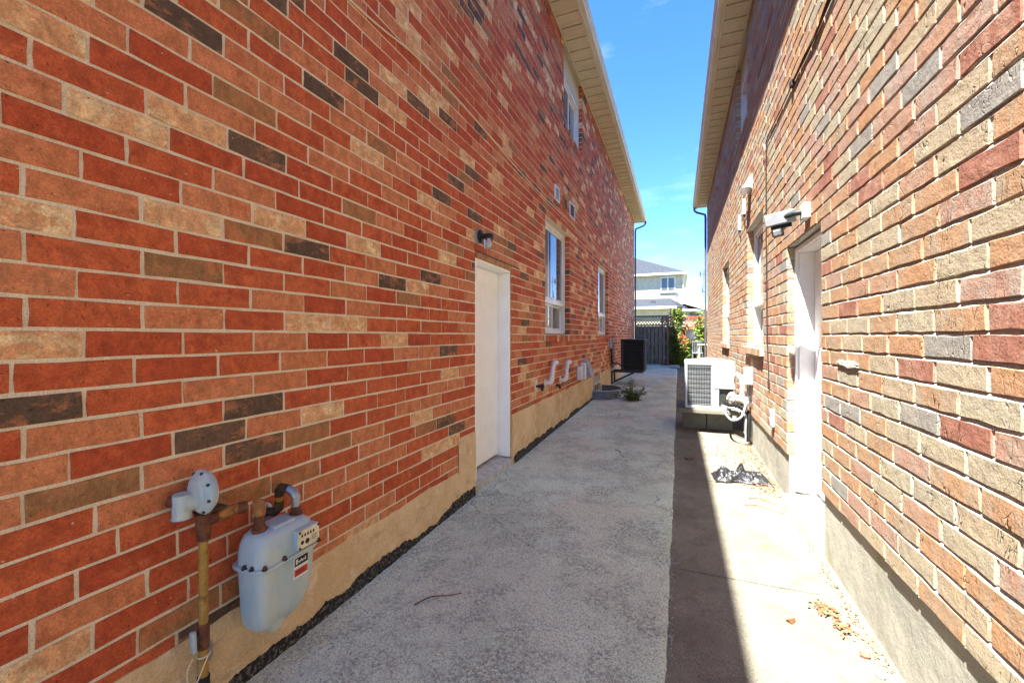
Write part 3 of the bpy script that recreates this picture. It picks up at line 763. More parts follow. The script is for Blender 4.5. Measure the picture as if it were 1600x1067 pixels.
# ------------------------------------------------------------------ gas meter
def arc(c, r, a0, a1, ex, ey, n=6):
    c = Vector(c); ex = Vector(ex); ey = Vector(ey)
    return [c + (ex * math.cos(a) + ey * math.sin(a)) * r for a in [math.radians(a0 + (a1 - a0) * k / n) for k in range(n + 1)]]
gm = thing('gas_meter', (-1.70, 1.3, 0), 'pale blue gas meter on rusty pipes, low on the left brick wall', 'gas meter')
def rrect(yc, xc, wy, wx, rad, z, n=5):
    pts = []
    for cx, cy, a0 in ((1, 1, 0), (-1, 1, 90), (-1, -1, 180), (1, -1, 270)):
        for k in range(n + 1):
            a = math.radians(a0 + 90 * k / n)
            pts.append((xc + cx * (wx / 2 - rad) + rad * math.cos(a), yc + cy * (wy / 2 - rad) + rad * math.sin(a), z))
    return pts
myc, mxc = 1.36, -1.70
zseam = Z(-0.99)
def mring(wy, wx, rad, z, dy=0, dx=0): return rrect(myc + dy, mxc + dx, wy, wx, rad, z)
up = MB()
up.rings([mring(.300, .175, .05, zseam + .004), mring(.298, .172, .05, zseam + .05), mring(.288, .164, .05, zseam + .092), mring(.266, .148, .05, zseam + .122), mring(.230, .120, .045, zseam + .137), mring(.15, .06, .02, zseam + .141)], 0, True)
body = up.build('meter_body', 'meter', gm, 50)
lo = MB()
lo.rings([mring(.10, .05, .02, zseam - .278, -.035), mring(.170, .110, .03, zseam - .276, -.035), mring(.215, .140, .035, zseam - .255, -.025), mring(.258, .154, .035, zseam - .20, -.008), mring(.280, .164, .04, zseam - .12), mring(.290, .170, .045, zseam - .06), mring(.298, .174, .05, zseam - .004)], 0, True)
lo.build('lower_case', 'meter', gm, 50)
fl = MB(); fl.rings([mring(.322, .198, .055, zseam - .008), mring(.328, .204, .055, zseam - .003), mring(.328, .204, .055, zseam + .004), mring(.322, .198, .055, zseam + .008)], 0, True)
fl.build('flange', 'meter', gm, 50)
for (dx, dy) in [(.088, -.13), (.093, -.04), (.093, .145), (-.0, -.157), (.04, -.152), (0, .157), (.06, .15)]:
    b = MB().lathe((mxc + dx, myc + dy, zseam + .006), (0, 0, 1), [(0, .012), (.005, .012), (.006, .008), (.015, .008), (.017, .005)], 8)
    b.build('bolt', 'pipe_dark', gm, 30)
# lower feet ridge
MB().hexa([(mxc + .03, myc - .07, zseam - .300), (mxc + .06, myc - .07, zseam - .300), (mxc + .06, myc - .03, zseam - .300), (mxc + .03, myc - .03, zseam - .300), (mxc + .02, myc - .10, zseam - .22), (mxc + .075, myc - .10, zseam - .22), (mxc + .075, myc, zseam - .22), (mxc + .02, myc, zseam - .22)]).build('foot', 'meter', gm)
MB().hexa([(mxc - .05, myc - .08, zseam - .290), (mxc - .03, myc - .08, zseam - .290), (mxc - .03, myc - .04, zseam - .290), (mxc - .05, myc - .04, zseam - .290), (mxc - .06, myc - .11, zseam - .22), (mxc - .02, myc - .11, zseam - .22), (mxc - .02, myc - .02, zseam - .22), (mxc - .06, myc - .02, zseam - .22)]).build('foot', 'meter', gm)
# hatch plate on top
MB().box(mxc - .045, mxc + .05, myc - .055, myc + .055, zseam + .128, zseam + .150).build('top_plate', 'meter', gm, None, 0.004)
# index
ix = mxc + .088
io = MB().box(ix - .03, ix + .018, myc + .012, myc + .132, zseam + .022, zseam + .108).build('index_box', 'meter', gm, None, 0.005)
MB().box(ix + .018, ix + .026, myc + .014, myc + .130, zseam + .024, zseam + .106).build('dial_plate', 'label_cream', io, None, 0.002)
dg = MB()
for k in range(5):
    yk = myc + .030 + k * .0155
    dg.box(ix + .026, ix + .0266, yk, yk + .0085, zseam + .076, zseam + .089)
for k, (yy, zz, rr) in enumerate([(.035, .052, .009), (.062, .050, .012), (.098, .058, .005)]):
    if k < 2: dg.lathe((ix + .0255, myc + yy, zseam + zz), (1, 0, 0), [(0, rr), (.0012, rr)], 14)
for k in range(3): dg.box(ix + .026, ix + .0266, myc + .085, myc + .118, zseam + .046 + k * .008, zseam + .049 + k * .008)
dg.build('dial_marks', 'label_black', io)
for (yy, zz) in [(.020, .030), (.020, .100), (.124, .100), (.124, .030)]:
    MB().lathe((ix + .026, myc + yy, zseam + zz), (1, 0, 0), [(0, .006), (.004, .006), (.005, .003)], 8).build('screw', 'pipe_dark', io)
# label below the seam
lx = mxc + .0875
lb = MB().hexa([(lx - .012, myc + .012, zseam - .112), (lx - .001, myc + .012, zseam - .112), (lx - .001, myc + .088, zseam - .112), (lx - .012, myc + .088, zseam - .112), (lx - .012, myc + .012, zseam - .014), (lx + .003, myc + .012, zseam - .014), (lx + .003, myc + .088, zseam - .014), (lx - .012, myc + .088, zseam - .014)])
mb = MB(); mb.v = []; 
def lquad(ya, yb, za, zb, off, m, dst):
    fx = lambda z: lx + .003 - .004 * ((-.014 - z) / .098)
    dst.hexa([(fx(za) - .004, myc + ya, zseam + za), (fx(za) + off, myc + ya, zseam + za), (fx(za) + off, myc + yb, zseam + za), (fx(za) - .004, myc + yb, zseam + za),
              (fx(zb) - .004, myc + ya, zseam + zb), (fx(zb) + off, myc + ya, zseam + zb), (fx(zb) + off, myc + yb, zseam + zb), (fx(zb) - .004, myc + yb, zseam + zb)], m)
lbo = MB(); lquad(.012, .088, -.112, -.014, .0006, 0, lbo); lbl = lbo.build('label_plate', 'label_white', gm)
q = MB(); lquad(.014, .086, -.056, -.018, .0012, 0, q); q.build('label_band', 'label_black', lbl)
q = MB(); lquad(.014, .086, -.102, -.070, .0012, 0, q); q.build('label_band', 'label_red', lbl)
q = MB(); 
for k in range(7): lquad(.024 + k * .0075, .029 + k * .0075, -.045 + (.003 if k % 2 else 0), -.033 - (.002 if k % 3 else -.003), .0018, 0, q)
lquad(.020, .030, -.047, -.024, .0018, 0, q)
q.build('label_print', 'label_white', lbl)
q = MB()
for k in range(5): lquad(.022, .078 - .008 * (k % 2), -.078 - k * .005, -.076 - k * .005, .0018, 0, q)
q.build('label_print', 'label_black', lbl)
# pipes: riser, tee, regulator, elbow, inlet, outlet loop
rx, ry = -1.755, 1.075
zt = Z(-0.735)
MB().tube([(rx, ry, 0.450), (rx, ry, zt - .06)], .0165, 14).build('riser_pipe', 'pipe_yellow', gm, 60)
MB().tube([(rx, ry, 0.350), (rx, ry, 0.450)], .021, 14).build('riser_coupling', 'pipe_rust', gm, 60)
MB().tube([(rx, ry, 0.240), (rx, ry, 0.350)], .0175, 14).build('riser_pipe', 'pipe_yellow', gm, 60)
MB().tube([(rx, ry, -0.05), (rx, ry, 0.240)], .022, 14).build('riser_sleeve', 'rubber', gm, 60)
MB().lathe((rx, ry, 0.405), (-.3, -1, 0), [(0, .016), (.03, .016), (.032, .010)], 10).build('shutoff_valve', 'pipe_dark', gm, 40)
v = MB(); v.hexa([(rx - .005, ry - .045, 0.360), (rx + .022, ry - .05, 0.360), (rx + .02, ry - .032, 0.360), (rx - .008, ry - .028, 0.360), (rx - .016, ry - .045, 0.435), (rx + .012, ry - .05, 0.440), (rx + .01, ry - .03, 0.440), (rx - .016, ry - .028, 0.435)])
v.build('valve_key', 'meter', gm, None, 0.006)
MB().lathe((rx, ry, zt - .075), (0, 0, 1), [(0, .024), (.022, .024), (.024, .019), (.03, .019)], 6).build('union_nut', 'pipe_rust', gm)
MB().tube([(rx, ry, zt - .05), (rx, ry, zt + .03)], .027, 14).build('tee', 'pipe_rust', gm, 60)
MB().tube([(rx, ry, zt), (rx, ry + .045, zt)], [.024, .027], 14).build('tee', 'pipe_rust', gm, 60)
# flange plate and regulator disc above the tee
MB().box(rx - .03, rx + .03, ry - .02, ry + .075, zt + .032, zt + .04).build('mount_plate', 'pipe_dark', gm)
reg = Vector((rx, ry - .022, zt + .118)); ax = Vector((-0.12, -1, 0.02)).normalized()
rd = MB(); rd.lathe(reg - ax * .03, ax, [(-.016, .045), (-.012, .072), (0, .082), (.008, .088), (.018, .088), (.026, .078), (.034, .070), (.036, .058), (.044, .052), (.046, .04)], 28)
rgo = rd.build('regulator', 'meter', gm, 40)
uu = ax.cross(Vector((0, 0, 1))).normalized(); vv = uu.cross(ax)
for k in range(8):
    a = 2 * math.pi * (k + .3) / 8; p = reg - ax * .008 + (uu * math.cos(a) + vv * math.sin(a)) * .079
    MB().lathe(p, ax, [(0, .006), (.008, .006), (.009, .003)], 6).build('bolt', 'pipe_dark', rgo)
hc = reg + ax * .01 + Vector((-.012, 0, -.03))
MB().tube([hc - ax * .02, hc + ax * .035], .033, 16).build('vent_neck', 'meter', rgo, 50)
MB().tube([hc + ax * .028 + Vector((-.012, 0, .035)), hc + ax * .028 + Vector((-.014, 0, -.055)), hc + ax * .028 + Vector((-.014, 0, -.058))], [.032, .032, .036], 16).build('vent_horn', 'meter', rgo, 50)
MB().tube([hc + ax * .028, hc + ax * .028 + Vector((-.052, -.02, .008))], [.024, .022], 14).build('vent_cap', 'pipe_rust', rgo, 50)
# elbow to the inlet
iy = myc - .088; ozi = zseam + .135
e = [(rx, ry + .045, zt), (rx + .008, ry + .09, zt + .004), (rx + .025, ry + .13, zt + .006)]
MB().tube(e, [.022, .024, .022], 14).build('elbow_pipe', 'pipe_gold', gm, 60)
MB().tube([(rx + .022, ry + .122, zt + .006), (rx + .04, ry + .152, zt + .004)], .024, 14).build('coupling', 'pipe_rust', gm, 60)
MB().tube([(rx + .038, iy - .02, zt + .004), (mxc - .003, iy - .004, zt + .002), (mxc, iy, zt - .012), (mxc, iy, zt - .045)], [.022, .026, .027, .024], 14).build('elbow_pipe', 'pipe_gold', gm, 60)
MB().tube([(mxc, iy, zt - .04), (mxc, iy, ozi - .0)], .021, 14).build('inlet_pipe', 'pipe_rust', gm, 60)
MB().lathe((mxc, iy, ozi - .018), (0, 0, 1), [(0, .031), (.034, .031), (.038, .025), (.046, .024)], 8).build('union_nut', 'pipe_rust', gm)
oy = myc + .098
MB().lathe((mxc, oy, ozi - .020), (0, 0, 1), [(0, .030), (.034, .030), (.038, .024), (.06, .022), (.066, .018)], 8).build('union_nut', 'pipe_rust', gm)
MB().tube([(mxc, oy, ozi + .03), (mxc, oy, ozi + .085), (mxc - .012, oy - .004, ozi + .108), (mxc - .04, oy - .012, ozi + .122)], [.018, .022, .023, .020], 14).build('outlet_elbow', 'metal_grey', gm, 60)
MB().tube([(mxc - .035, oy - .010, ozi + .122), (mxc - .07, oy - .02, ozi + .126), (mxc - .082, oy - .022, ozi + .11), (mxc - .084, oy - .022, ozi + .085)], [.021, .024, .023, .020], 14).build('outlet_elbow', 'pipe_dark', gm, 60)
MB().tube([(mxc - .084, oy - .022, ozi + .09), (mxc - .084, oy - .022, ozi + .045)], .015, 12).build('outlet_pipe', 'pipe_yellow', gm, 60)
MB().tube([(mxc - .084, oy - .022, ozi + .06), (mxc - .084, oy - .024, ozi + .03), (mxc - .10, oy - .034, ozi + .012), (LX - .02, oy - .06, ozi + .012)], [.021, .022, .022, .018], 14).build('outlet_elbow', 'pipe_dark', gm, 60)
MB().lathe((LX, oy - .06, ozi + .012), (1, -.15, 0), [(0, .045), (.006, .048), (.012, .042), (.014, .026)], 18).build('wall_flange', 'metal_grey', gm, 50)
# tracer wire and pipe strap
wp = [(rx - .012, ry - .03, 0.325), (rx - .03, ry - .04, 0.280), (rx - .028, ry - .04, 0.230), (rx + .0, ry - .042, 0.195), (rx + .05, ry - .01, 0.175), (rx + .11, ry + .03, 0.140), (rx + .14, ry + .08, 0.02)]
def smooth_path(p, k=5):
    p = [Vector(q) for q in p]; out = []
    for i in range(len(p) - 1):
        a = p[max(0, i - 1)]; b = p[i]; c = p[i + 1]; d = p[min(len(p) - 1, i + 2)]
        for j in range(k):
            t = j / k
            out.append(0.5 * ((2 * b) + (c - a) * t + (2 * a - 5 * b + 4 * c - d) * t * t + (3 * b - a - 3 * c + d) * t ** 3))
    out.append(p[-1]); return out
w = MB(); w.tube(smooth_path(wp), .0026, 6); w.tube(arc((rx, ry, 0.325), .0215, 0, 360, (1, 0, 0), (0, 1, .1), 16), .0026, 6)
w.tube(smooth_path([(rx + .02, ry + .006, 0.325), (rx + .018, ry - .02, 0.270), (rx - .0, ry - .035, 0.210)]), .0024, 6)
w.build('tracer_wire', 'cable_white', gm, 60)
MB().hexa([(LX + .016, ry + .03, 0.190), (LX + .020, ry + .03, 0.190), (LX + .020, ry + .085, 0.240), (LX + .016, ry + .085, 0.240), (LX + .016, ry + .03, 0.260), (LX + .020, ry + .03, 0.260), (LX + .020, ry + .08, 0.305), (LX + .016, ry + .08, 0.305)]).build('pipe_strap', 'metal_grey', gm)

# ------------------------------------------------------------------ fixtures on the left wall
wlp = thing('wall_lamp', (LX, 3.72, Z(0.98)), 'black jar wall lamp with clear glass above the white left door', 'wall lamp')
c = Vector((LX, 3.70, Z(0.985)))
MB().lathe(c, (1, 0, 0), [(0, .068), (.022, .068), (.026, .060)], 24).build('mounting_ring', 'grey_plastic', wlp, 40)
MB().lathe(c + Vector((.024, 0, 0)), (1, 0, 0), [(0, .066), (.012, .066), (.022, .055), (.03, .03), (.05, .024), (.075, .024)], 24).build('back_plate', 'black', wlp, 40)
jc = c + Vector((.115, .005, 0))
MB().lathe(jc + Vector((0, 0, -.028)), (0, 0, 1), [(0, .05), (.03, .05), (.042, .046), (.05, .03), (.052, .01)], 24).build('cap', 'black', wlp, 40)
def clear_glass():
    t = NT('clear_jar_glass'); t.p.inputs['Transmission Weight'].default_value = 0.9; t.p.inputs['IOR'].default_value = 1.2
    return t.done((0.85, 0.85, 0.82, 1), 0.06, None, 0, 0.5)
M['jar'] = clear_glass()
MB().lathe(jc + Vector((0, 0, -.132)), (0, 0, 1), [(0, .03), (.004, .04), (.02, .043), (.104, .043)], 24).build('glass_jar', 'jar', wlp, 60)
MB().lathe(jc + Vector((0, 0, -.115)), (0, 0, 1), [(0, .006), (.01, .02), (.03, .029), (.05, .026), (.075, .014), (.09, .013)], 18).build('bulb', 'label_white', wlp, 60)

def small_vent(y, z, w, h, mats, label, louvre=True, name='wall_vent'):
    t = thing(name, (LX, y, Z(z)), label, 'vent', 'vents in a row on the left wall')
    f = MB(); f.box(LX - .01, LX + .022, y, y + w, Z(z), Z(z) + .02).box(LX - .01, LX + .022, y, y + w, Z(z) + h - .02, Z(z) + h).box(LX - .01, LX + .022, y, y + .02, Z(z) + .02, Z(z) + h - .02).box(LX - .01, LX + .022, y + w - .02, y + w, Z(z) + .02, Z(z) + h - .02)
    f.build('vent_frame', mats[0], t)
    MB().box(LX - .006, LX + .004, y + .02, y + w - .02, Z(z) + .02, Z(z) + h - .02).build('vent_back', mats[1], t)
    if louvre:
        n = 4
        for k in range(n):
            zz = Z(z) + .03 + (h - .06) * k / (n - 1)
            MB().hexa([(LX + .004, y + .022, zz), (LX + .02, y + .022, zz - .012), (LX + .02, y + w - .022, zz - .012), (LX + .004, y + w - .022, zz), (LX + .004, y + .022, zz + .01), (LX + .02, y + .022, zz - .004), (LX + .02, y + w - .022, zz - .004), (LX + .004, y + w - .022, zz + .01)]).build('louvre', mats[2], t)
small_vent(6.43, 2.20, 0.27, 0.24, ['white_vinyl', 'grey_plastic', 'white_vinyl'], 'white louvred vent, nearest of three above the left window')
small_vent(6.97, 2.20, 0.24, 0.22, ['wood', 'brown_alu', 'wood'], 'tan brown vent between the white and the dark-centred vents')
small_vent(7.40, 2.19, 0.38, 0.27, ['white_vinyl', 'brown_alu', 'brown_alu'], 'white framed vent with dark louvres, farthest of three above the left window')

cb = MB()
cpts = [(-1.2, 1.95), (0.5, 1.98), (1.96, 2.03), (2.48, 2.095), (2.62, 2.112), (3.12, 2.128), (3.61, 2.118), (4.61, 2.07), (5.3, 2.048), (5.9, 2.05), (7.4, 2.08), (9.0, 2.05), (11.5, 2.06), (14, 2.10)]
cb.tube(smooth_path([(LX + .006, a, Z(b)) for a, b in cpts], 6), .007, 6)
tag(cb.build('wall_cable', 'cable_white', None, 60), 'thin cream cable run along the left brick wall above the door', 'cable')

def pvc(y0, z0, label):
    t = thing('vent_pipe', (LX, y0, Z(z0)), label, 'pipe', 'white pipes on the left wall')
    xo = LX + .085; r = .031
    pts = [(LX - .02, y0, Z(z0)), (LX + .04, y0, Z(z0)), (xo - .02, y0 + .012, Z(z0) + .002), (xo, y0 + .05, Z(z0) + .02), (xo, y0 + .085, Z(z0) + .07), (xo, y0 + .15, Z(z0) + .22), (xo, y0 + .19, Z(z0) + .275), (xo, y0 + .25, Z(z0) + .29), (xo + .002, y0 + .33, Z(z0) + .285)]
    MB().tube(pts, r, 14).build('pipe', 'pvc', t, 60)
    for a, b in ((2, 4), (6, 8)):
        MB().tube(pts[a:b + 1], r + .007, 14).build('elbow', 'pvc', t, 60)
    MB().lathe(pts[-1], (0, 1, -.02), [(0.0005, r - .002), (.003, r - .004)], 14).build('opening', 'dark_interior', t)
    MB().box(LX + .001, LX + .012, y0 - .055, y0 + .055, Z(z0) - .06, Z(z0) + .06).build('collar', 'L_mortar', t, None, 0.004)
pvc(5.93, -0.70, 'white S-shaped plastic pipe on the left wall, the nearer to the door')
pvc(6.78, -0.74, 'white S-shaped plastic pipe on the left wall, the farther from the door')
hb = thing('hose_tap', (LX, 5.5, Z(-0.7)), 'black garden tap in the left wall between door and white pipes', 'tap')
MB().lathe((LX, 5.50, Z(-.70)), (1, 0, 0), [(0, .035), (.01, .035), (.012, .018), (.07, .018), (.075, .03), (.12, .03), (.125, .02)], 14).build('tap_body', 'black', hb, 40)
MB().tube([(LX + .09, 5.50, Z(-.70)), (LX + .10, 5.50, Z(-.76))], .02, 12).build('spout', 'black', hb, 50)
MB().box(LX + .0, LX + .012, 5.44, 5.56, Z(-.78), Z(-.62)).build('plate', 'L_mortar', hb, None, 0.004)
hb2 = MB().tube([(LX, 6.55, Z(-.80)), (LX + .05, 6.55, Z(-.80)), (LX + .07, 6.55, Z(-.86))], [.02, .024, .02], 10).build('drain_stub', 'black', None, 50)
tag(hb2, 'short black pipe stub between the two white S-shaped pipes', 'pipe')
for k, (yy, z0, z1, w_, lab) in enumerate([(8.02, -.86, -.60, .10, 'slim pale wall box, nearer of two before the grey vent hood'), (8.35, -.88, -.55, .12, 'slim white wall box right beside the grey vent hood')]):
    t = thing('wall_box', (LX, yy, Z(z0)), lab, 'wall box', 'slim boxes on the left wall')
    MB().box(LX, LX + .10, yy, yy + w_, Z(z0), Z(z1)).build('box_body', 'white_vinyl', t, None, 0.012)
    MB().box(LX - .004, LX + .014, yy - .015, yy + w_ + .015, Z(z0) - .015, Z(z1) + .015).build('back_plate', 'grey_plastic', t, None, 0.004)
vh = thing('vent_hood', (LX, 8.75, Z(-.85)), 'grey sloping vent hood low on the left wall by basement window', 'vent')
MB().hexa([(LX, 8.70, Z(-.86)), (LX + .16, 8.70, Z(-.86)), (LX + .16, 9.05, Z(-.86)), (LX, 9.05, Z(-.86)), (LX, 8.72, Z(-.54)), (LX + .05, 8.72, Z(-.54)), (LX + .05, 9.03, Z(-.54)), (LX, 9.03, Z(-.54))]).build('hood', 'grey_plastic', vh, None, 0.008)
MB().box(LX - .004, LX + .012, 8.66, 9.09, Z(-.90), Z(-.50)).build('back_plate', 'grey_plastic', vh)
# corrugated window well
ww = MB(); yc, rad = 10.14, 0.62
N = 28
for lay in range(5):
    z0 = gz(yc) - .02 + lay * .044
    def rg(r, z): return [(LX + .02 + r * .92 * math.sin(math.pi * k / N), yc - r * math.cos(math.pi * k / N), z) for k in range(N + 1)]
    A, B, C = rg(rad, z0), rg(rad + .028, z0 + .022), rg(rad, z0 + .044)
    for P, Q in ((A, B), (B, C)):
        bb = len(ww.v); ww.v += P + Q
        for k in range(N): ww.face([bb + k, bb + k + 1, bb + N + 2 + k, bb + N + 1 + k])
tag(ww.build('window_well', 'metal_grey', None, 30), 'corrugated steel window well on the ground before the left wall', 'window well')
# disconnect box + conduit of the dark unit
db = thing('disconnect_box', (LX, 12.3, Z(-.3)), 'grey electrical box on the left wall beside the charcoal air conditioner', 'electrical box')
MB().box(LX, LX + .09, 12.15, 12.38, Z(-.36), Z(-.10)).build('box_body', 'metal_grey', db, None, 0.006)
MB().tube(smooth_path([(LX + .04, 12.26, Z(-.36)), (LX + .04, 12.27, Z(-.62)), (LX + .07, 12.28, Z(-.78)), (LX + .2, 12.4, Z(-.80)), (LX + .27, 12.5, Z(-.86)), (LX + .33, 12.5, Z(-.96))]), .02, 8).build('conduit', 'rubber', db, 60)

# ------------------------------------------------------------------ charcoal air conditioner on a wall bracket
ac = thing('air_conditioner', (-1.22, 12.8, Z(-1.0)), 'tall charcoal louvred air conditioner on a wall bracket by the left house', 'air conditioner')
x0, x1, y0, y1, z0, z1 = -1.56, -0.88, 12.4, 13.12, Z(-1.0), Z(-0.09)
c = MB(); c.box(x0 + .035, x1 - .035, y0 + .035, y1 - .035, z0 + .02, z1 - .04); c.build('coil', 'dark_interior', ac)
for (xa, ya) in ((x0, y0), (x1 - .07, y0), (x0, y1 - .07), (x1 - .07, y1 - .07)):
    MB().box(xa, xa + .07, ya, ya + .07, z0, z1 - .03).build('corner_post', 'ac_dark', ac, None, 0.02)
lid = MB(); lid.rings([rrect((y0 + y1) / 2, (x0 + x1) / 2, y1 - y0 + .01, x1 - x0 + .01, .05, z1 - .045), rrect((y0 + y1) / 2, (x0 + x1) / 2, y1 - y0 + .02, x1 - x0 + .02, .05, z1 - .03), rrect((y0 + y1) / 2, (x0 + x1) / 2, y1 - y0 + .0, x1 - x0 + .0, .05, z1 - .005), rrect((y0 + y1) / 2, (x0 + x1) / 2, y1 - y0 - .05, x1 - x0 - .05, .05, z1)], 0)
lid.build('lid', 'ac_dark', ac, 50)
MB().box(x0 + .01, x1 - .01, y0 + .01, y1 - .01, z0 - .015, z0 + .03).build('base_pan', 'ac_dark', ac, None, 0.004)
nl = 13
for k in range(nl):
    zz = z0 + .06 + (z1 - z0 - .14) * k / (nl - 1)
    MB().hexa([(x0 + .07, y0 + .03, zz + .02), (x1 - .07, y0 + .03, zz + .02), (x1 - .07, y0 + .036, zz + .024), (x0 + .07, y0 + .036, zz + .024), (x0 + .07, y0 + .002, zz - .006), (x1 - .07, y0 + .002, zz - .006), (x1 - .07, y0 + .008, zz - .002), (x0 + .07, y0 + .008, zz - .002)]).build('louvre', 'ac_dark', ac)
    MB().hexa([(x1 - .03, y0 + .07, zz + .02), (x1 - .036, y0 + .07, zz + .024), (x1 - .036, y1 - .07, zz + .024), (x1 - .03, y1 - .07, zz + .02), (x1 + .008, y0 + .07, zz - .006), (x1 + .002, y0 + .07, zz - .002), (x1 + .002, y1 - .07, zz - .002), (x1 + .008, y1 - .07, zz - .006)]).build('louvre', 'ac_dark', ac)
bk = thing('wall_bracket', (LX, 12.7, Z(-1.05)), 'black steel wall bracket carrying the charcoal air conditioner', 'bracket')
for ya in (12.44, 13.0):
    MB().box(LX, LX + .05, ya, ya + .05, Z(-1.42), Z(-1.02)).build('upright', 'black', bk)
    MB().box(LX + .05, x1 - .06, ya, ya + .05, Z(-1.065), Z(-1.018)).build('arm', 'black', bk)
    MB().bar((LX + .03, ya + .025, Z(-1.38)), (-1.20, ya + .025, Z(-1.07)), .035, .035).build('brace', 'black', bk)
for (xx, z_) in ((LX + .02, 12.95), ):
    MB().tube([(xx + .12, 13.0, Z(-.1)), (xx + .12, 13.05, Z(.05))], .012, 6)

# ------------------------------------------------------------------ right wall fixtures
fl_ = thing('floodlight', (RX, 4.0, Z(.95)), 'grey security floodlight with motion sensor above the right door', 'floodlight')
MB().box(RX - .05, RX, 3.76, 3.88, Z(.90), Z(1.02)).build('junction_box', 'white_vinyl', fl_, None, 0.008)
MB().tube([(RX - .05, 3.83, Z(.96)), (RX - .10, 3.84, Z(.96)), (RX - .15, 3.90, Z(.95))], .022, 10).build('arm', 'ac_dark', fl_, 50)
A = Vector((RX - .15, 3.93, Z(.955))); 
hx = Vector((-.78, .26, -.10)).normalized(); hy = hx.cross(Vector((0.1, -.2, 1))).normalized(); hz = hy.cross(hx).normalized()
if hz.z < 0: hz = -hz; hy = -hy
def obox(mb, o, ex, ey, ez, a, b, c, m=0):
    o = Vector(o); P = []
    for k in (-c, c):
        for i, j in ((-a, -b), (a, -b), (a, b), (-a, b)): P.append(o + ex * i + ey * j + ez * k)
    mb.hexa(P, m); return mb
hc = A + hx * .02
obox(MB(), hc, hx, hy, hz, .105, .05, .050).build('lamp_head', 'grey_plastic', fl_, None, 0.012)
obox(MB(), hc - hy * (.051 if hy.y > 0 else -.051), hx, hy, hz, .098, .004, .043).build('lens', 'grey_plastic', fl_, None, 0.003)
obox(MB(), hc - hz * .062, hx, hy, hz, .07, .03, .018).build('bracket', 'rubber', fl_, None, 0.005)
obox(MB(), hc - hz * .105 + hx * .03, hx, hy, hz, .04, .045, .036).build('motion_sensor', 'ac_dark', fl_, None, 0.015)
obox(MB(), hc - hz * .11 + hx * .03 - hy * (.05 if hy.y > 0 else -.05), hx, hy, hz, .028, .006, .022).build('sensor_lens', 'metal_grey', fl_, None, 0.005)

hv = thing('vent_hood', (RX, 7.0, Z(2.1)), 'white vent hood high on the sunny right wall', 'vent')
MB().hexa([(RX - .12, 6.48, Z(2.04)), (RX, 6.48, Z(2.04)), (RX, 6.80, Z(2.04)), (RX - .12, 6.80, Z(2.04)), (RX - .03, 6.50, Z(2.19)), (RX, 6.50, Z(2.19)), (RX, 6.78, Z(2.19)), (RX - .03, 6.78, Z(2.19))]).build('hood', 'white_vinyl', hv, None, 0.006)
MB().box(RX - .010, RX, 6.46, 6.82, Z(2.02), Z(2.21)).build('back_plate', 'white_vinyl', hv)
for k, (yy, za, zb) in enumerate([(7.05, 1.82, 2.05), (7.55, 1.70, 1.95)]):
    t = thing('wall_box', (RX, yy, Z(za)), ['long white wall strip just below the vent hood on the right wall', 'long white wall strip on the right wall, farther and lower of the pair'][k], 'wall box', 'white strips on the right wall')
    MB().box(RX - .04, RX, yy, yy + .09, Z(za), Z(zb)).build('strip', 'white_vinyl', t, None, 0.008)
    MB().box(RX - .03, RX, yy + .02, yy + .07, Z(za) - .09, Z(za)).build('strip_end', 'brown_alu', t)

cw = thing('wall_cable', (RX, 4.5, Z(2.2)), 'dark cables run along the right wall and down past the windows', 'cable')
for k in range(3):
    o_ = .012 * k
    pts = [(-1.5, 2.25), (2.6, 2.22 + o_), (3.3, 2.205 + o_), (3.6, 2.19 - o_), (3.84, 2.185 + o_ * .6), (4.1, 2.20), (4.28, 2.212)]
    MB().tube(smooth_path([(RX - .008 - .004 * k, a, Z(b)) for a, b in pts], 5), .006, 6).build('cable', 'cable_dark', cw, 60)
pts = [(4.25, 2.21), (4.5, 2.20), (4.91, 2.21), (5.3, 2.228), (5.40, 2.20), (5.44, 2.05), (5.46, 1.64), (5.43, .8), (5.40, 0.0), (5.30, -.53), (5.34, -.56), (5.36, -.50)]
MB().tube(smooth_path([(RX - .009, a, Z(b)) for a, b in pts], 5), .0058, 6).build('cable', 'cable_dark', cw, 60)
MB().tube(arc((RX - .01, 5.62, Z(2.17)), .07, 20, 330, (0, 1, 0), (0, 0, 1), 14), .004, 6).build('cable_loop', 'insul', cw, 60)
MB().box(RX - .03, RX, 4.24, 4.30, Z(2.17), Z(2.23)).build('cable_clip', 'cable_dark', cw, None, 0.004)

ob = thing('outlet_box', (RX, 5.1, Z(-.85)), 'white weatherproof outlet low on the right wall before the door', 'outlet')
MB().box(RX - .035, RX, 5.03, 5.14, Z(-.96), Z(-.77)).build('cover', 'white_vinyl', ob, None, 0.02)
for zz in (-.91, -.82): MB().box(RX - .038, RX - .034, 5.06, 5.11, Z(zz) - .018, Z(zz) + .018).build('socket', 'grey_plastic', ob)
eb = thing('disconnect_box', (RX, 6.6, Z(-.6)), 'white electrical box on the right wall beside the white air conditioner', 'electrical box')
MB().box(RX - .09, RX, 6.40, 6.60, Z(-.66), Z(-.43)).build('box_body', 'ac_white', eb, None, 0.006)
MB().tube([(RX - .04, 6.50, Z(-.66)), (RX - .04, 6.50, Z(-.84))], .022, 10).build('conduit', 'metal_grey', eb, 60)
MB().tube(smooth_path([(RX - .05, 6.5, Z(-.84)), (RX - .09, 6.48, Z(-1.0)), (RX - .14, 6.46, Z(-1.12)), (RX - .24, 6.5, Z(-1.17)), (RX - .30, 6.7, Z(-1.12)), (RX - .30, 6.98, Z(-1.06))]), .017, 10).build('flex_conduit', 'grey_plastic', eb, 60)

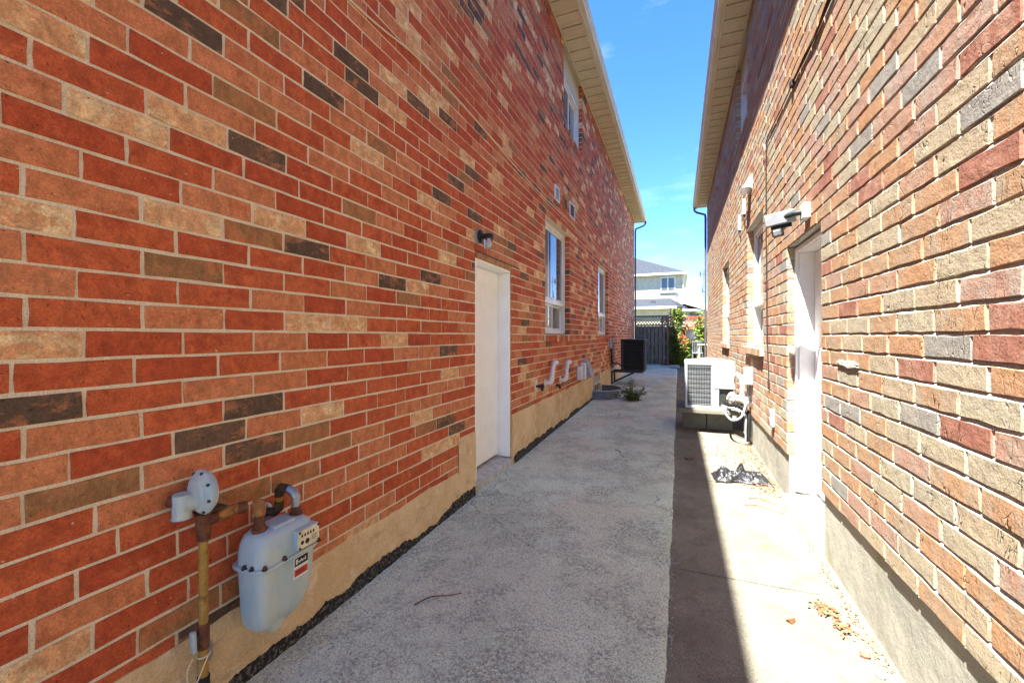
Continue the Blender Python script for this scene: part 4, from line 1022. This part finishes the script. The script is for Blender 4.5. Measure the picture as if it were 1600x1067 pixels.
# ------------------------------------------------------------------ white air conditioner
wa = thing('air_conditioner', (.45, 7.3, gz(7.3)), 'white air conditioner with wire grille on a raised pad by the right house', 'air conditioner')
x0, x1, y0, y1, z0, z1 = 0.10, 0.80, 7.10, 7.80, Z(-1.13), Z(-0.395)
MB().box(x0 + .03, x1 - .03, y0 + .03, y1 - .03, z0 + .03, z1 - .04).build('coil', 'fin', wa)
MB().box(x0, x1, y0, y1, z0, z0 + .045).build('base_pan', 'ac_white', wa, None, 0.006)
lid = MB()
cy_, cx_ = (y0 + y1) / 2, (x0 + x1) / 2
lid.rings([rrect(cy_, cx_, y1 - y0 + .012, x1 - x0 + .012, .05, z1 - .055), rrect(cy_, cx_, y1 - y0 + .02, x1 - x0 + .02, .05, z1 - .04), rrect(cy_, cx_, y1 - y0 + .0, x1 - x0 + .0, .06, z1 - .004), rrect(cy_, cx_, y1 - y0 - .07, x1 - x0 - .07, .10, z1 + .004)], 0)
lid.build('lid', 'ac_white', wa, 50)
# fan guard
fg = MB()
MB().lathe((cx_, cy_, z1 + .003), (0, 0, 1), [(0, .27), (.004, .27), (.005, .26)], 32).build('fan_opening', 'dark_interior', wa)
for rr_ in (.06, .11, .16, .21, .26):
    fg.tube(arc((cx_, cy_, z1 + .045 - .12 * rr_), rr_, 0, 360, (1, 0, 0), (0, 1, 0), 28), .0035, 5)
for k in range(12):
    a = 2 * math.pi * k / 12
    fg.tube([(cx_ + .05 * math.cos(a), cy_ + .05 * math.sin(a), z1 + .04), (cx_ + .27 * math.cos(a), cy_ + .27 * math.sin(a), z1 + .012)], .0035, 5)
fg.build('fan_guard', 'grey_plastic', wa, 60)
MB().lathe((cx_, cy_, z1 + .030), (0, 0, 1), [(0, .06), (.012, .058), (.016, .03)], 20).build('fan_hub', 'grey_plastic', wa, 50)
for (xa, ya) in ((x0, y0), (x0, y1 - .03)):
    MB().box(xa, xa + .03, ya, ya + .03, z0 + .045, z1 - .05).build('corner_post', 'ac_white', wa, None, 0.006)
xm = x0 + .375
MB().box(xm, xm + .105, y0 - .002, y0 + .05, z0 + .045, z1 - .052).build('front_panel', 'ac_white', wa, None, 0.004)
MB().box(xm + .035, x1, y0 - .012, y0 + .1, z0 + .32, z1 - .058).build('service_panel', 'ac_white', wa, None, 0.006)
MB().box(xm + .105, x1 - .02, y0 + .06, y0 + .10, z0 + .045, z0 + .32).build('valve_recess', 'fin', wa)
for k in range(9):
    zz = z0 + .075 + (z1 - z0 - .16) * k / 8
    g = MB(); g.bar((x0 + .02, y0 + .004, zz), (xm, y0 + .004, zz), .004, .004)
    g.build('grille_wire', 'grey_plastic', wa)
    g = MB(); g.bar((x0 + .004, y0 + .02, zz), (x0 + .004, y1 - .02, zz), .004, .004)
    g.build('grille_wire', 'grey_plastic', wa)
    MB().hexa([(x0 + .03, y0 + .03, zz + .008), (xm, y0 + .03, zz + .008), (xm, y0 + .03, zz + .055), (x0 + .03, y0 + .03, zz + .055), (x0 + .03, y0 + .022, zz + .012), (xm, y0 + .022, zz + .012), (xm, y0 + .022, zz + .035), (x0 + .03, y0 + .022, zz + .035)]).build('coil_row', 'fin', wa)
for k in range(15):
    xx = x0 + .035 + (xm - x0 - .05) * k / 14
    MB().bar((xx, y0 + .0, z0 + .05), (xx, y0 + .0, z1 - .05), .0032, .0032, (0, 1, 0)).build('grille_wire', 'grey_plastic', wa)
for k in range(15):
    yy = y0 + .035 + (y1 - y0 - .07) * k / 14
    MB().bar((x0 + .0, yy, z0 + .05), (x0 + .0, yy, z1 - .05), .0032, .0032, (1, 0, 0)).build('grille_wire', 'grey_plastic', wa)
# line set wrapped in white tape
ls = thing('line_set', (.8, 6.95, Z(-.9)), 'white taped refrigerant lines looping from air conditioner into the right wall', 'pipe')
MB().tube(smooth_path([(.78, 7.06, Z(-.60)), (.83, 6.98, Z(-.58)), (.865, 6.88, Z(-.66)), (.86, 6.83, Z(-.80)), (.84, 6.80, Z(-.92)), (.80, 6.82, Z(-.98))]), [.03 + .008 * math.sin(k * 1.9) for k in range(26)], 10).build('wrap', 'insul', ls, 60)
MB().tube(smooth_path([(.74, 6.99, Z(-.98)), (.77, 6.85, Z(-.92)), (.83, 6.72, Z(-.90)), (.90, 6.60, Z(-.93)), (.98, 6.56, Z(-.94))]), [.045 + .012 * math.sin(k * 2.3) for k in range(21)], 10).build('wrap', 'insul', ls, 60)
MB().tube(smooth_path([(.70, 6.98, Z(-.94)), (.73, 6.90, Z(-.86)), (.76, 6.88, Z(-.92)), (.74, 6.95, Z(-1.02))]), .035, 9).build('wrap', 'insul', ls, 60)
MB().tube(smooth_path([(.68, 7.1, Z(-1.02)), (.74, 6.9, Z(-1.02)), (.82, 6.72, Z(-1.0)), (.90, 6.56, Z(-1.08)), (.90, 6.54, Z(-1.3)), (.90, 6.54, Z(-1.46))]), .028, 9).build('drain_hose', 'rubber', ls, 60)
MB().tube(smooth_path([(.62, 7.1, Z(-1.06)), (.70, 6.88, Z(-1.06)), (.80, 6.68, Z(-1.05)), (.86, 6.52, Z(-1.12)), (.86, 6.5, Z(-1.30)), (.86, 6.5, Z(-1.45))]), .012, 8).build('drain_tube', 'grey_plastic', ls, 60)
pd = thing('equipment_pad', (.4, 7.4, gz(7.4)), 'pale concrete pad raised on low blocks under the white air conditioner', 'pad')
MB().box(-0.03, .86, 7.04, 7.9, Z(-1.20), Z(-1.135)).build('pad', 'slab', pd, None, 0.01)
for (xa, xb_) in ((.06, .42), (.43, .80)): MB().box(xa, xb_, 7.44, 7.80, gz(7.4) - .03, Z(-1.202)).build('block', 'slab', pd, None, 0.008)

# ------------------------------------------------------------------ black bag, leaves, twigs, stones
bagm = MB(); rr = random.Random(2); NB, MBn = 46, 26
def bag_pt(u, v):
    x = -0.27 + 0.54 * u; y = -0.15 + 0.30 * v
    waist = 0.45 + 0.55 * min(1, abs(u - 0.47) * 3.4)
    y *= waist
    edge = min(u, 1 - u, v, 1 - v) * 7; edge = min(1, edge)
    hgt = 0.018 + 0.055 * (1 - abs(2 * v - 1)) * (0.55 + 0.7 * abs(mnoise.noise((u * 3.1, v * 2.2, 4)))) + 0.055 * math.exp(-((u - 0.49) / 0.055) ** 2) * (0.4 + 0.6 * v)
    hgt += 0.022 * abs(mnoise.noise((u * 9, v * 6, 1))) - 0.015 * abs(mnoise.noise((u * 17, v * 11, 6))) + 0.008 * mnoise.noise((u * 34, v * 22, 2))
    x += 0.018 * mnoise.noise((u * 6, v * 6, 9)); y += 0.020 * mnoise.noise((u * 7, v * 5, 13)) + 0.02 * math.sin(u * 9)
    return (x, y, max(0.002, 1.7 * hgt * edge))
cbx, cby = 0.62, 5.02
bagm.v = []
ca, sa = math.cos(.10), math.sin(.10)
for j in range(MBn + 1):
    for i in range(NB + 1):
        p = bag_pt(i / NB, j / MBn); bagm.v.append((cbx + p[0] * ca - p[1] * sa, cby + p[0] * sa + p[1] * ca, gz(cby) - .012 + p[2]))
for j in range(MBn):
    for i in range(NB):
        a = j * (NB + 1) + i; bagm.face([a, a + 1, a + NB + 2, a + NB + 1])
tag(bagm.build('plastic_bag', 'bag', None, 55), 'crumpled black plastic bag lying on the sunny slab by right wall', 'bag')

def leaf_quad(mb, p, size, rnd, m=0, flat=True):
    a = rnd.uniform(0, 6.28); tl = rnd.uniform(-.5, .5) if flat else rnd.uniform(-1.4, 1.4)
    d = Vector((math.cos(a), math.sin(a), rnd.uniform(-.25, .25) if flat else rnd.uniform(-.7, .7))).normalized()
    s_ = d.cross(Vector((0, 0, 1))).normalized(); s_ = (s_ + Vector((0, 0, tl))).normalized(); nrm = d.cross(s_).normalized()
    L = size * rnd.uniform(.6, 1.3); W = L * rnd.uniform(.35, .6); t = rnd.random(); p = Vector(p)
    b = len(mb.v); cup = nrm * L * rnd.uniform(-.15, .25)
    mb.v += [tuple(p), tuple(p + d * L * .45 + s_ * W * .5 + cup), tuple(p + d * L), tuple(p + d * L * .45 - s_ * W * .5 + cup), tuple(p + d * L * .5)]
    mb.face([b, b + 1, b + 2, b + 4], m, t); mb.face([b, b + 4, b + 2, b + 3], m, t)
ll = MB(); rr = random.Random(21)
def scatter(n, fx, fy, size, zoff=.006):
    for _ in range(n):
        x, y = fx(), fy(); leaf_quad(ll, (min(x, RX + .005), y, gz(y) - .018 + zoff + abs(rr.gauss(0, .008)) + .03 * max(0, x - .55)), size, rr)
scatter(380, lambda: .93 - abs(rr.gauss(0, .10)), lambda: rr.uniform(4.6, 6.6), .030)
scatter(260, lambda: rr.gauss(.62, .16), lambda: rr.gauss(6.0, .35), .030)
scatter(140, lambda: .80 + rr.gauss(0, .07), lambda: rr.gauss(4.95, .12), .030)
scatter(260, lambda: .915 - abs(rr.gauss(0, .03)), lambda: rr.uniform(1.6, 4.6), .016)
scatter(90, lambda: rr.gauss(.77, .03), lambda: rr.gauss(2.86, .04), .028)
scatter(60, lambda: rr.gauss(.815, .018), lambda: rr.gauss(2.72, .05), .026)
scatter(60, lambda: .92 - abs(rr.gauss(0, .01)), lambda: rr.uniform(1.6, 3.4), .02)
scatter(60, lambda: rr.uniform(-.02, .9), lambda: rr.uniform(2.5, 9), .014)
lit = ll.build('leaf_litter', 'litter', None, None, 0, True, 'stuff')
lit['label'] = 'dry brown leaf litter gathered along the right wall'; lit['category'] = 'leaves'

def dead_leaf(x, y, size, ang, label):
    mb = MB(); n = 14; c = math.cos(ang); s = math.sin(ang); ring = []
    for k in range(n):
        a = 2 * math.pi * k / n; r = size * (1 + .18 * math.sin(3 * a + 1) + .08 * math.sin(7 * a))
        px, py = r * math.cos(a) * 1.25, r * math.sin(a) * .8
        ring.append((x + px * c - py * s, y + px * s + py * c, gz(y) - .020 + .008 + .010 * math.cos(2 * a)))
    mb.rings([[(p[0], p[1], p[2] - .003) for p in ring], ring], 0, True)
    tag(mb.build('dead_leaf', 'litter', None), label, 'leaf', 'single dead leaves')
dead_leaf(.575, 2.69, .020, .6, 'single curled brown leaf lying alone on the sunny slab')
dead_leaf(.13, 5.62, .045, .2, 'dark brown leaf in the shade on the slab left of the bag')
st = MB(); rr = random.Random(9)
st.rings([[(.845 + .024 * math.cos(a) * f, 2.52 + .018 * math.sin(a) * f, gz(2.5) - .022 + .012 + h_) for a in [2 * math.pi * k / 7 for k in range(7)]] for f, h_ in ((.8, 0), (1, .012), (.7, .024))], 0)
tag(st.build('brick_chip', 'R_red', None), 'small reddish brick chip at the foot of the right wall', 'stone')
st = MB(); st.rings([[(.862 + .022 * math.cos(a) * f, 2.40 + .02 * math.sin(a) * f, gz(2.4) - .010 + h_) for a in [2 * math.pi * k / 6 for k in range(6)]] for f, h_ in ((.8, 0), (1, .010), (.5, .02))], 0)
tag(st.build('mortar_chip', 'R_mortar', None), 'pale mortar chip at the foot of the right wall by brick chip', 'stone')
for k, (x, y, x2, y2, z, lab) in enumerate([
        (-.78, 5.62, -.62, 5.30, 0, 'short bent twig on the grey path nearest the slab edge'),
        (-1.05, 8.05, -1.0, 7.6, 0, 'thin dark twig on the far part of the grey path'),
        (-1.42, 2.02, -1.22, 2.22, 0, 'straight pale twig on the path close to the gas meter'),
        (-1.42, 1.26, -1.40, 1.40, 0, 'short dark twig standing in a crack below the gas meter'),
        (.56, 4.32, .86, 4.22, 1, 'long thin twig on the sunny slab before the right door'),
        (.62, 4.5, .84, 4.42, 1, 'fine twig on the slab between the bag and right door'),
        (.29, 6.95, .36, 6.7, 1, 'dark stick at the shadow edge before the raised pad')]):
    zz = gz(y) + (-.012 if z else .006); dxx, dyy = x2 - x, y2 - y
    mb = MB().tube(smooth_path([(x, y, zz), (x + dxx * .35 - dyy * .06, y + dyy * .35 + dxx * .06, zz + .012), (x + dxx * .7 + dyy * .04, y + dyy * .7, zz + .008), (x2, y2, zz)], 4), [.0045 - .002 * i / 12 for i in range(13)], 6)
    tag(mb.build('twig', 'stem', None, 60), lab, 'twig', 'twigs on the ground')
# loose grit on the path
gr = MB(); rr = random.Random(33)
def pebble(x, y, z, s):
    b = len(gr.v); a = rr.uniform(0, 6.28); c, sn = math.cos(a) * s, math.sin(a) * s; k = rr.uniform(.5, .9)
    gr.v += [(x + c, y + sn, z), (x - sn * k, y + c * k, z), (x - c * .9, y - sn * .9, z), (x + sn * k, y - c * k, z), (x + rr.uniform(-.3, .3) * s, y + rr.uniform(-.3, .3) * s, z + s * rr.uniform(.5, .9))]
    for i in range(4): gr.face([b + i, b + (i + 1) % 4, b + 4])
for _ in range(11000):
    y = 0.7 + 7.5 * rr.random() ** 1.7; x = rr.uniform(LX + .06, edge_x(y) - .01)
    if mnoise.noise((x * 1.7, y * 1.3, 3)) < rr.uniform(-.5, .25): continue
    pebble(x, y, path_z(x, y) - .001, rr.uniform(.002, .005) * (1 + 1.2 * rr.random() ** 4))
for _ in range(1500):
    y = 0.9 + 7 * rr.random() ** 1.5; pebble(edge_x(y) + rr.gauss(.0, .022), y, gz(y) - .016, rr.uniform(.002, .008))
for _ in range(700):
    y = 0.7 + 3.2 * rr.random(); x = LX + .05 + abs(rr.gauss(0, .05)); pebble(x, y, path_z(x, y) - .001, rr.uniform(.002, .009))
for _ in range(900):
    y = 1.4 + 6 * rr.random(); x = rr.uniform(.0, .9) if rr.random() < .3 else .93 - abs(rr.gauss(0, .05)); pebble(x, y, gz(y) - .024 + .03 * max(0, x - .55), rr.uniform(.0016, .005))
g_ = gr.build('grit', 'stone', None, None, 0, False, 'stuff')
g_['label'] = 'loose grey grit strewn over the concrete path'; g_['category'] = 'grit'

# ------------------------------------------------------------------ weeds
def weed(name, x, y, z, n, h, spread, mat, label, cat, seed, leaf=.05, group=None, nl=9, lean=(0, 0)):
    rnd = random.Random(seed); t = thing(name, (x, y, z), label, cat, group); s = MB(); l = MB()
    for k in range(n):
        a = rnd.uniform(0, 6.28); sp = spread * rnd.uniform(.2, 1); hh = h * rnd.uniform(.45, 1.05)
        bx, by = x + rnd.gauss(0, spread * .18), y + rnd.gauss(0, spread * .18)
        p = [(bx, by, z), (bx + math.cos(a) * sp * .3 + lean[0] * .3, by + math.sin(a) * sp * .3, z + hh * .55), (bx + math.cos(a) * sp + lean[0], by + math.sin(a) * sp + lean[1], z + hh)]
        q = smooth_path(p, 4); s.tube(q, [.004 - .0025 * i / len(q) for i in range(len(q))], 4)
        for i in range(nl):
            f = rnd.uniform(.12, 1); b = q[min(len(q) - 1, int(f * (len(q) - 1)))]
            leaf_quad(l, b + Vector((rnd.gauss(0, .02), rnd.gauss(0, .02), rnd.gauss(0, .02))), leaf, rnd, 0, False)
    s.build('stems', 'stem', t); l.build('foliage', mat, t, None, 0, True)
weed('weed', -0.98, 9.75, gz(9.75), 60, .27, .42, 'weed', 'straggly green weed growing beside the steel window well', 'weed', 4, .075, 'weeds in the passage', 8)
weed('weed', -1.12, 11.0, gz(11), 14, .42, .16, 'weed', 'thin upright weed behind the window well under the bracket', 'weed', 5, .06, 'weeds in the passage', 7)
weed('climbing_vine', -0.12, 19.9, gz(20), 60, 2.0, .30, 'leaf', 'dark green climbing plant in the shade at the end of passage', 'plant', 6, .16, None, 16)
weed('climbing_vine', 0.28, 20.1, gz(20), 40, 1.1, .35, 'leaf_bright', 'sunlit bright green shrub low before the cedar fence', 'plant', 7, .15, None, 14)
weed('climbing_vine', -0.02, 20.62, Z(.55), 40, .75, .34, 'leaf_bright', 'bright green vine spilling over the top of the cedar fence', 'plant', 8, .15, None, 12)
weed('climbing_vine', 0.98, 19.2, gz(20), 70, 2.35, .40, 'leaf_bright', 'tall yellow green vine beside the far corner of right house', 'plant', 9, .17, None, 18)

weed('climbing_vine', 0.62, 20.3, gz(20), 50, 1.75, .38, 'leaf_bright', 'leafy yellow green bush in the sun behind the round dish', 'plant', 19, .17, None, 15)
# ------------------------------------------------------------------ gate and fence at the end
YG = 20.05
gt = thing('gate', (-1.1, YG, gz(20)), 'grey stained board gate with lattice top closing the passage', 'gate')
xa, xb = LX - .05, -0.40
zg = gz(YG)
zt_, zl, zb_ = Z(.92), Z(.50), Z(-1.29)
MB().box(xb - .10, xb, YG - .03, YG + .07, zg, zt_ + .04).build('post', 'gate', gt)
MB().box(xa, xa + .08, YG - .03, YG + .07, zg, zt_ + .04).build('post', 'gate', gt)
for z in (zt_ - .05, zl - .04): MB().box(xa + .08, xb - .10, YG - .012, YG + .05, z, z + .07).build('rail', 'gate', gt)
bx = xa + .08; nb = 8; wdt = (xb - .10 - bx) / nb
for k in range(nb):
    MB().box(bx + k * wdt + .004, bx + (k + 1) * wdt - .05, YG, YG + .02, zb_, zl - .045).build('board', 'gate', gt)
    if k < nb - 1: MB().box(bx + (k + .5) * wdt, bx + (k + 1.3) * wdt, YG + .16, YG + .18, zb_ + .03, zl - .05).build('board', 'gate', gt)
for z in (zb_ + .25, (zb_ + zl) / 2): MB().box(bx, xb - .10, YG + .022, YG + .158, z, z + .09).build('rail', 'gate', gt)
MB().box(xa + .08, xb - .1, YG + .20, YG + .21, zb_, zl - .30).build('back_rail_or_sheet', 'dark_interior', gt)  # near-black sheet behind the boards: shade in the gaps put in as colour
def lattice(root, x0, x1, z0, z1, y, mat, step=.13):
    h = z1 - z0; n = int((x1 - x0 + h) / step)
    for sgn in (1, -1):
        for i in range(n + 1):
            xs = x0 - h + i * step if sgn > 0 else x0 + i * step
            a = [xs, z0]; b = [xs + sgn * h, z1]
            def clip(P, Q):
                (px, pz), (qx, qz) = P, Q
                t0, t1 = 0, 1
                dx = qx - px
                lo, hi = ((x0 - px) / dx, (x1 - px) / dx); lo, hi = min(lo, hi), max(lo, hi)
                return max(0, lo), min(1, hi)
            t0, t1 = clip(a, b)
            if t1 - t0 < .08: continue
            A = (a[0] + (b[0] - a[0]) * t0, y + (0 if sgn > 0 else .012), a[1] + (b[1] - a[1]) * t0); B = (a[0] + (b[0] - a[0]) * t1, y + (0 if sgn > 0 else .012), a[1] + (b[1] - a[1]) * t1)
            MB().bar(A, B, .010, .038, (0, 1, 0)) if False else None
            m = MB(); m.bar(A, B, .034, .010, (0, 1, 0)); m.build('lattice_strip', mat, root)
lattice(gt, xa + .08, xb - .10, zl + .03, zt_ - .05, YG + .01, 'gate', .13)

YF = 20.65
fc = thing('fence', (.4, YF, gz(20)), 'reddish cedar board fence with lattice top, half in the sun', 'fence')
fx0, fx1 = -0.75, 2.6
for xp in (-0.75, 0.78, 2.0):
    MB().box(xp, xp + .09, YF - .035, YF + .055, 0.1, Z(.90)).build('post', 'cedar', fc)
ftop = Z(.50)
for z in (ftop, Z(.86)): MB().box(fx0 + .09, fx1, YF - .006, YF + .04, z, z + .05).build('rail', 'cedar', fc)
k = 0; x = fx0 + .09
while x < fx1:
    off = -.004 if k % 2 else .038
    MB().box(x - (.006 if k % 2 else 0), x + .142 + (.006 if k % 2 else 0), YF + off, YF + off + .02, 0.12, ftop - (.012 if k % 2 else .07)).build('board', 'cedar', fc)
    x += .136; k += 1
MB().box(fx0 + .09, fx1, YF + .07, YF + .08, 0.3, ftop - .25).build('back_rail_or_sheet', 'cedar', fc)
lattice(fc, fx0 + .09, 2.0, ftop + .05, Z(.86), YF + .0, 'cedar', .15)

# dish, table and chair at the far end of the right house
dsx = thing('satellite_dish', (.55, 19.6, .2), 'round pale dish on a post before the cedar fence', 'dish')
MB().lathe((.56, 19.6, Z(.06)), (.15, -.8, .55), [(-.06, .03), (-.045, .14), (-.02, .24), (.0, .29), (.006, .29), (-.014, .23), (-.036, .13), (-.04, .01)], 24).build('reflector', 'ac_dark', dsx, 50)
MB().tube([(.56, 19.66, .25), (.56, 19.66, Z(.0))], .025, 8).build('post', 'metal_grey', dsx, 50)
MB().tube([(.56, 19.6, Z(-.18)), (.60, 19.25, Z(.12))], .012, 6).build('feed_arm', 'metal_grey', dsx, 50)
MB().box(.575, .635, 19.2, 19.28, Z(.08), Z(.15)).build('receiver', 'grey_plastic', dsx, None, .01)
tb = thing('garden_table', (.9, 18.2, .2), 'white garden table beyond the white air conditioner', 'table')
MB().box(.72, 1.35, 17.9, 18.7, Z(-.36), Z(-.32)).build('table_top', 'white_vinyl', tb, None, .01)
for (xx, yy) in ((.75, 17.93), (1.3, 17.93), (.75, 18.65), (1.3, 18.65)): MB().box(xx, xx + .04, yy, yy + .04, gz(18) - .12, Z(-.36)).build('leg', 'white_vinyl', tb)
ch = thing('garden_chair', (.62, 17.3, .2), 'grey metal garden chair before the white garden table', 'chair')
MB().box(.48, .86, 17.1, 17.5, Z(-.66), Z(-.63)).build('seat', 'metal_grey', ch, None, .01)
for k in range(5): MB().box(.50 + k * .075, .53 + k * .075, 17.47, 17.50, Z(-.62), Z(-.24)).build('back_slat', 'metal_grey', ch)
MB().box(.48, .86, 17.465, 17.505, Z(-.24), Z(-.20)).build('back_rail_or_sheet', 'metal_grey', ch, None, .005)
for (xx, yy) in ((.49, 17.11), (.82, 17.11), (.49, 17.46), (.82, 17.46)): MB().box(xx, xx + .03, yy, yy + .03, gz(17) - .12, Z(-.66)).build('leg', 'metal_grey', ch)
tl = thing('fallen_tile', (-.35, 18.5, gz(18)), 'flat grey slab lying at the foot of the dark climbing plant', 'slab')
MB().hexa([(-.30, 18.2, gz(18) + .02), (.05, 18.3, gz(18) + .0), (.05, 18.9, gz(18) + .02), (-.35, 18.8, gz(18) + .02), (-.30, 18.2, gz(18) + .08), (.05, 18.3, gz(18) + .06), (.05, 18.9, gz(18) + .12), (-.35, 18.8, gz(18) + .12)]).build('slab_piece', 'stone', tl, None, .01)
an = thing('antenna', (RX, 16.2, Z(2.0)), 'thin dark antenna with small crosspieces at far corner of right house', 'antenna')
MB().tube([(.84, 16.4, Z(1.2)), (.84, 16.4, Z(2.4))], .009, 6).build('mast', 'cable_dark', an)
MB().bar((.72, 16.4, Z(2.22)), (.93, 16.4, Z(2.22)), .02, .02).build('arm', 'cable_dark', an)
MB().box(.71, .75, 16.38, 16.42, Z(2.14), Z(2.32)).build('bracket_end', 'cable_dark', an)
MB().bar((.70, 16.4, Z(1.58)), (.93, 16.4, Z(1.58)), .02, .02).build('arm', 'cable_dark', an)
MB().tube([(.80, 16.4, Z(1.58)), (.80, 16.4, Z(1.85))], [.022, .008], 6).build('element', 'cable_dark', an)

# ------------------------------------------------------------------ houses behind
hb_ = thing('cream_house', (-4, 38, 0), 'cream two storey house with grey shingle roof behind the gate', 'house')
YH = 36.0
ze = Z(4.92)
MB().box(-9.5, .30, YH, 46, 0.1, ze).build('wall', 'cream_wall', hb_)
MB().box(-9.9, .62, YH - .42, YH + .02, ze, ze + .03).build('soffit', 'label_white', hb_)
MB().box(.30, .62, YH + .02, 46.4, ze, ze + .03).build('soffit', 'label_white', hb_)
MB().box(-9.95, .68, YH - .52, YH - .42, ze, ze + .16).build('gutter', 'label_white', hb_)
MB().box(.62, .70, YH - .42, 46.4, ze, ze + .16).build('gutter', 'label_white', hb_)
r = MB(); z0 = ze + .12
A = [(-10, YH - .5, z0), (.68, YH - .5, z0), (.68, 46.5, z0), (-10, 46.5, z0)]
r.poly([A[0], A[1], (-4.2, 41, z0 + 2.5), (-6, 41, z0 + 2.5)]); r.poly([A[1], A[2], (-4.2, 41, z0 + 2.5)]); r.poly([A[2], A[3], (-6, 41, z0 + 2.5), (-4.2, 41, z0 + 2.5)]); r.poly([A[3], A[0], (-6, 41, z0 + 2.5)])
r.build('roof', 'shingle', hb_)
wo = MB().box(-1.34, -.24, YH - .05, YH, Z(3.60), Z(4.80)).build('window', 'white_vinyl', hb_)
for a, b in ((-1.28, -.84), (-.76, -.30)): MB().box(a, b, YH - .056, YH - .05, Z(3.68), Z(4.72)).build('pane', 'glass', wo)
MB().box(-1.42, -.16, YH - .10, YH, Z(3.50), Z(3.60)).build('window_sill', 'cream_wall', hb_)
MB().tube([(.50, YH - .3, ze), (.36, YH - .1, ze - .5), (.36, YH - .1, Z(3.0))], .05, 6).build('downspout', 'label_white', hb_)
# lower garage wing with its own roof
YW = 32.5; zw = Z(2.02)
MB().box(-9, -.62, YW, YH - .01, 0.1, zw).build('wing_wall', 'cream_wall', hb_)
MB().box(-9.4, -.10, YW - .42, YW - .34, zw - .02, zw + .15).build('gutter', 'label_white', hb_)
MB().box(-9.4, -.14, YW - .34, YW, zw, zw + .03).build('soffit', 'label_white', hb_)
r = MB(); z0 = zw + .12; zz = Z(3.06)
r.poly([(-9.4, YW - .4, z0), (-.12, YW - .4, z0), (-.62, YH - .02, zz), (-9.4, YH - .02, zz)])
r.poly([(-.12, YW - .4, z0), (-.12 + .9, YH - .02, z0 + .05), (-.62, YH - .02, zz)])
r.build('wing_roof', 'shingle', hb_)
MB().box(-2.0, -1.66, 33.9, 34.3, Z(2.58), Z(2.72)).build('roof_vent', 'brown_alu', hb_)
sd = thing('satellite_dish', (.05, 35.2, Z(2.6)), 'grey dish mounted on the roof corner of the cream house', 'dish')
MB().lathe((.02, 35.0, Z(2.98)), (.8, -.5, .35), [(-.1, .04), (-.07, .22), (-.03, .36), (.0, .42), (.01, .42), (-.02, .34), (-.06, .2), (-.08, .02)], 20).build('reflector', 'grey_plastic', sd, 50)
MB().tube([(-.05, 35.3, Z(2.4)), (-.05, 35.2, Z(2.98))], .04, 6).build('post', 'metal_grey', sd)
MB().tube([(.05, 34.95, Z(2.75)), (.42, 34.75, Z(3.0))], .02, 6).build('feed_arm', 'metal_grey', sd)
h2 = thing('white_house', (2, 52, 0), 'small white gabled house far off to the right of cream house', 'house')
MB().box(.2, 9, 50, 60, 0.1, Z(2.75)).build('wall', 'cream_wall', h2)
MB().box(.0, 2.9, 49.5, 49.62, Z(2.75), Z(2.95)).build('gutter', 'label_white', h2)
r = MB(); r.poly([(-.6, 49.5, Z(4.1)), (2.9, 49.5, Z(2.9)), (2.9, 60, Z(2.9)), (-.6, 60, Z(4.1))]); r.poly([(-.6, 49.5, Z(4.1)), (-4, 49.5, Z(2.9)), (-4, 60, Z(2.9)), (-.6, 60, Z(4.1))]); r.build('roof', 'shingle', h2)
MB().bar((-.6, 49.45, Z(4.02)), (2.9, 49.45, Z(2.86)), .1, .16).build('rake_board', 'label_white', h2)
MB().box(1.2, 2.2, 49.94, 50, Z(1.9), Z(2.6)).build('window', 'glass', h2)
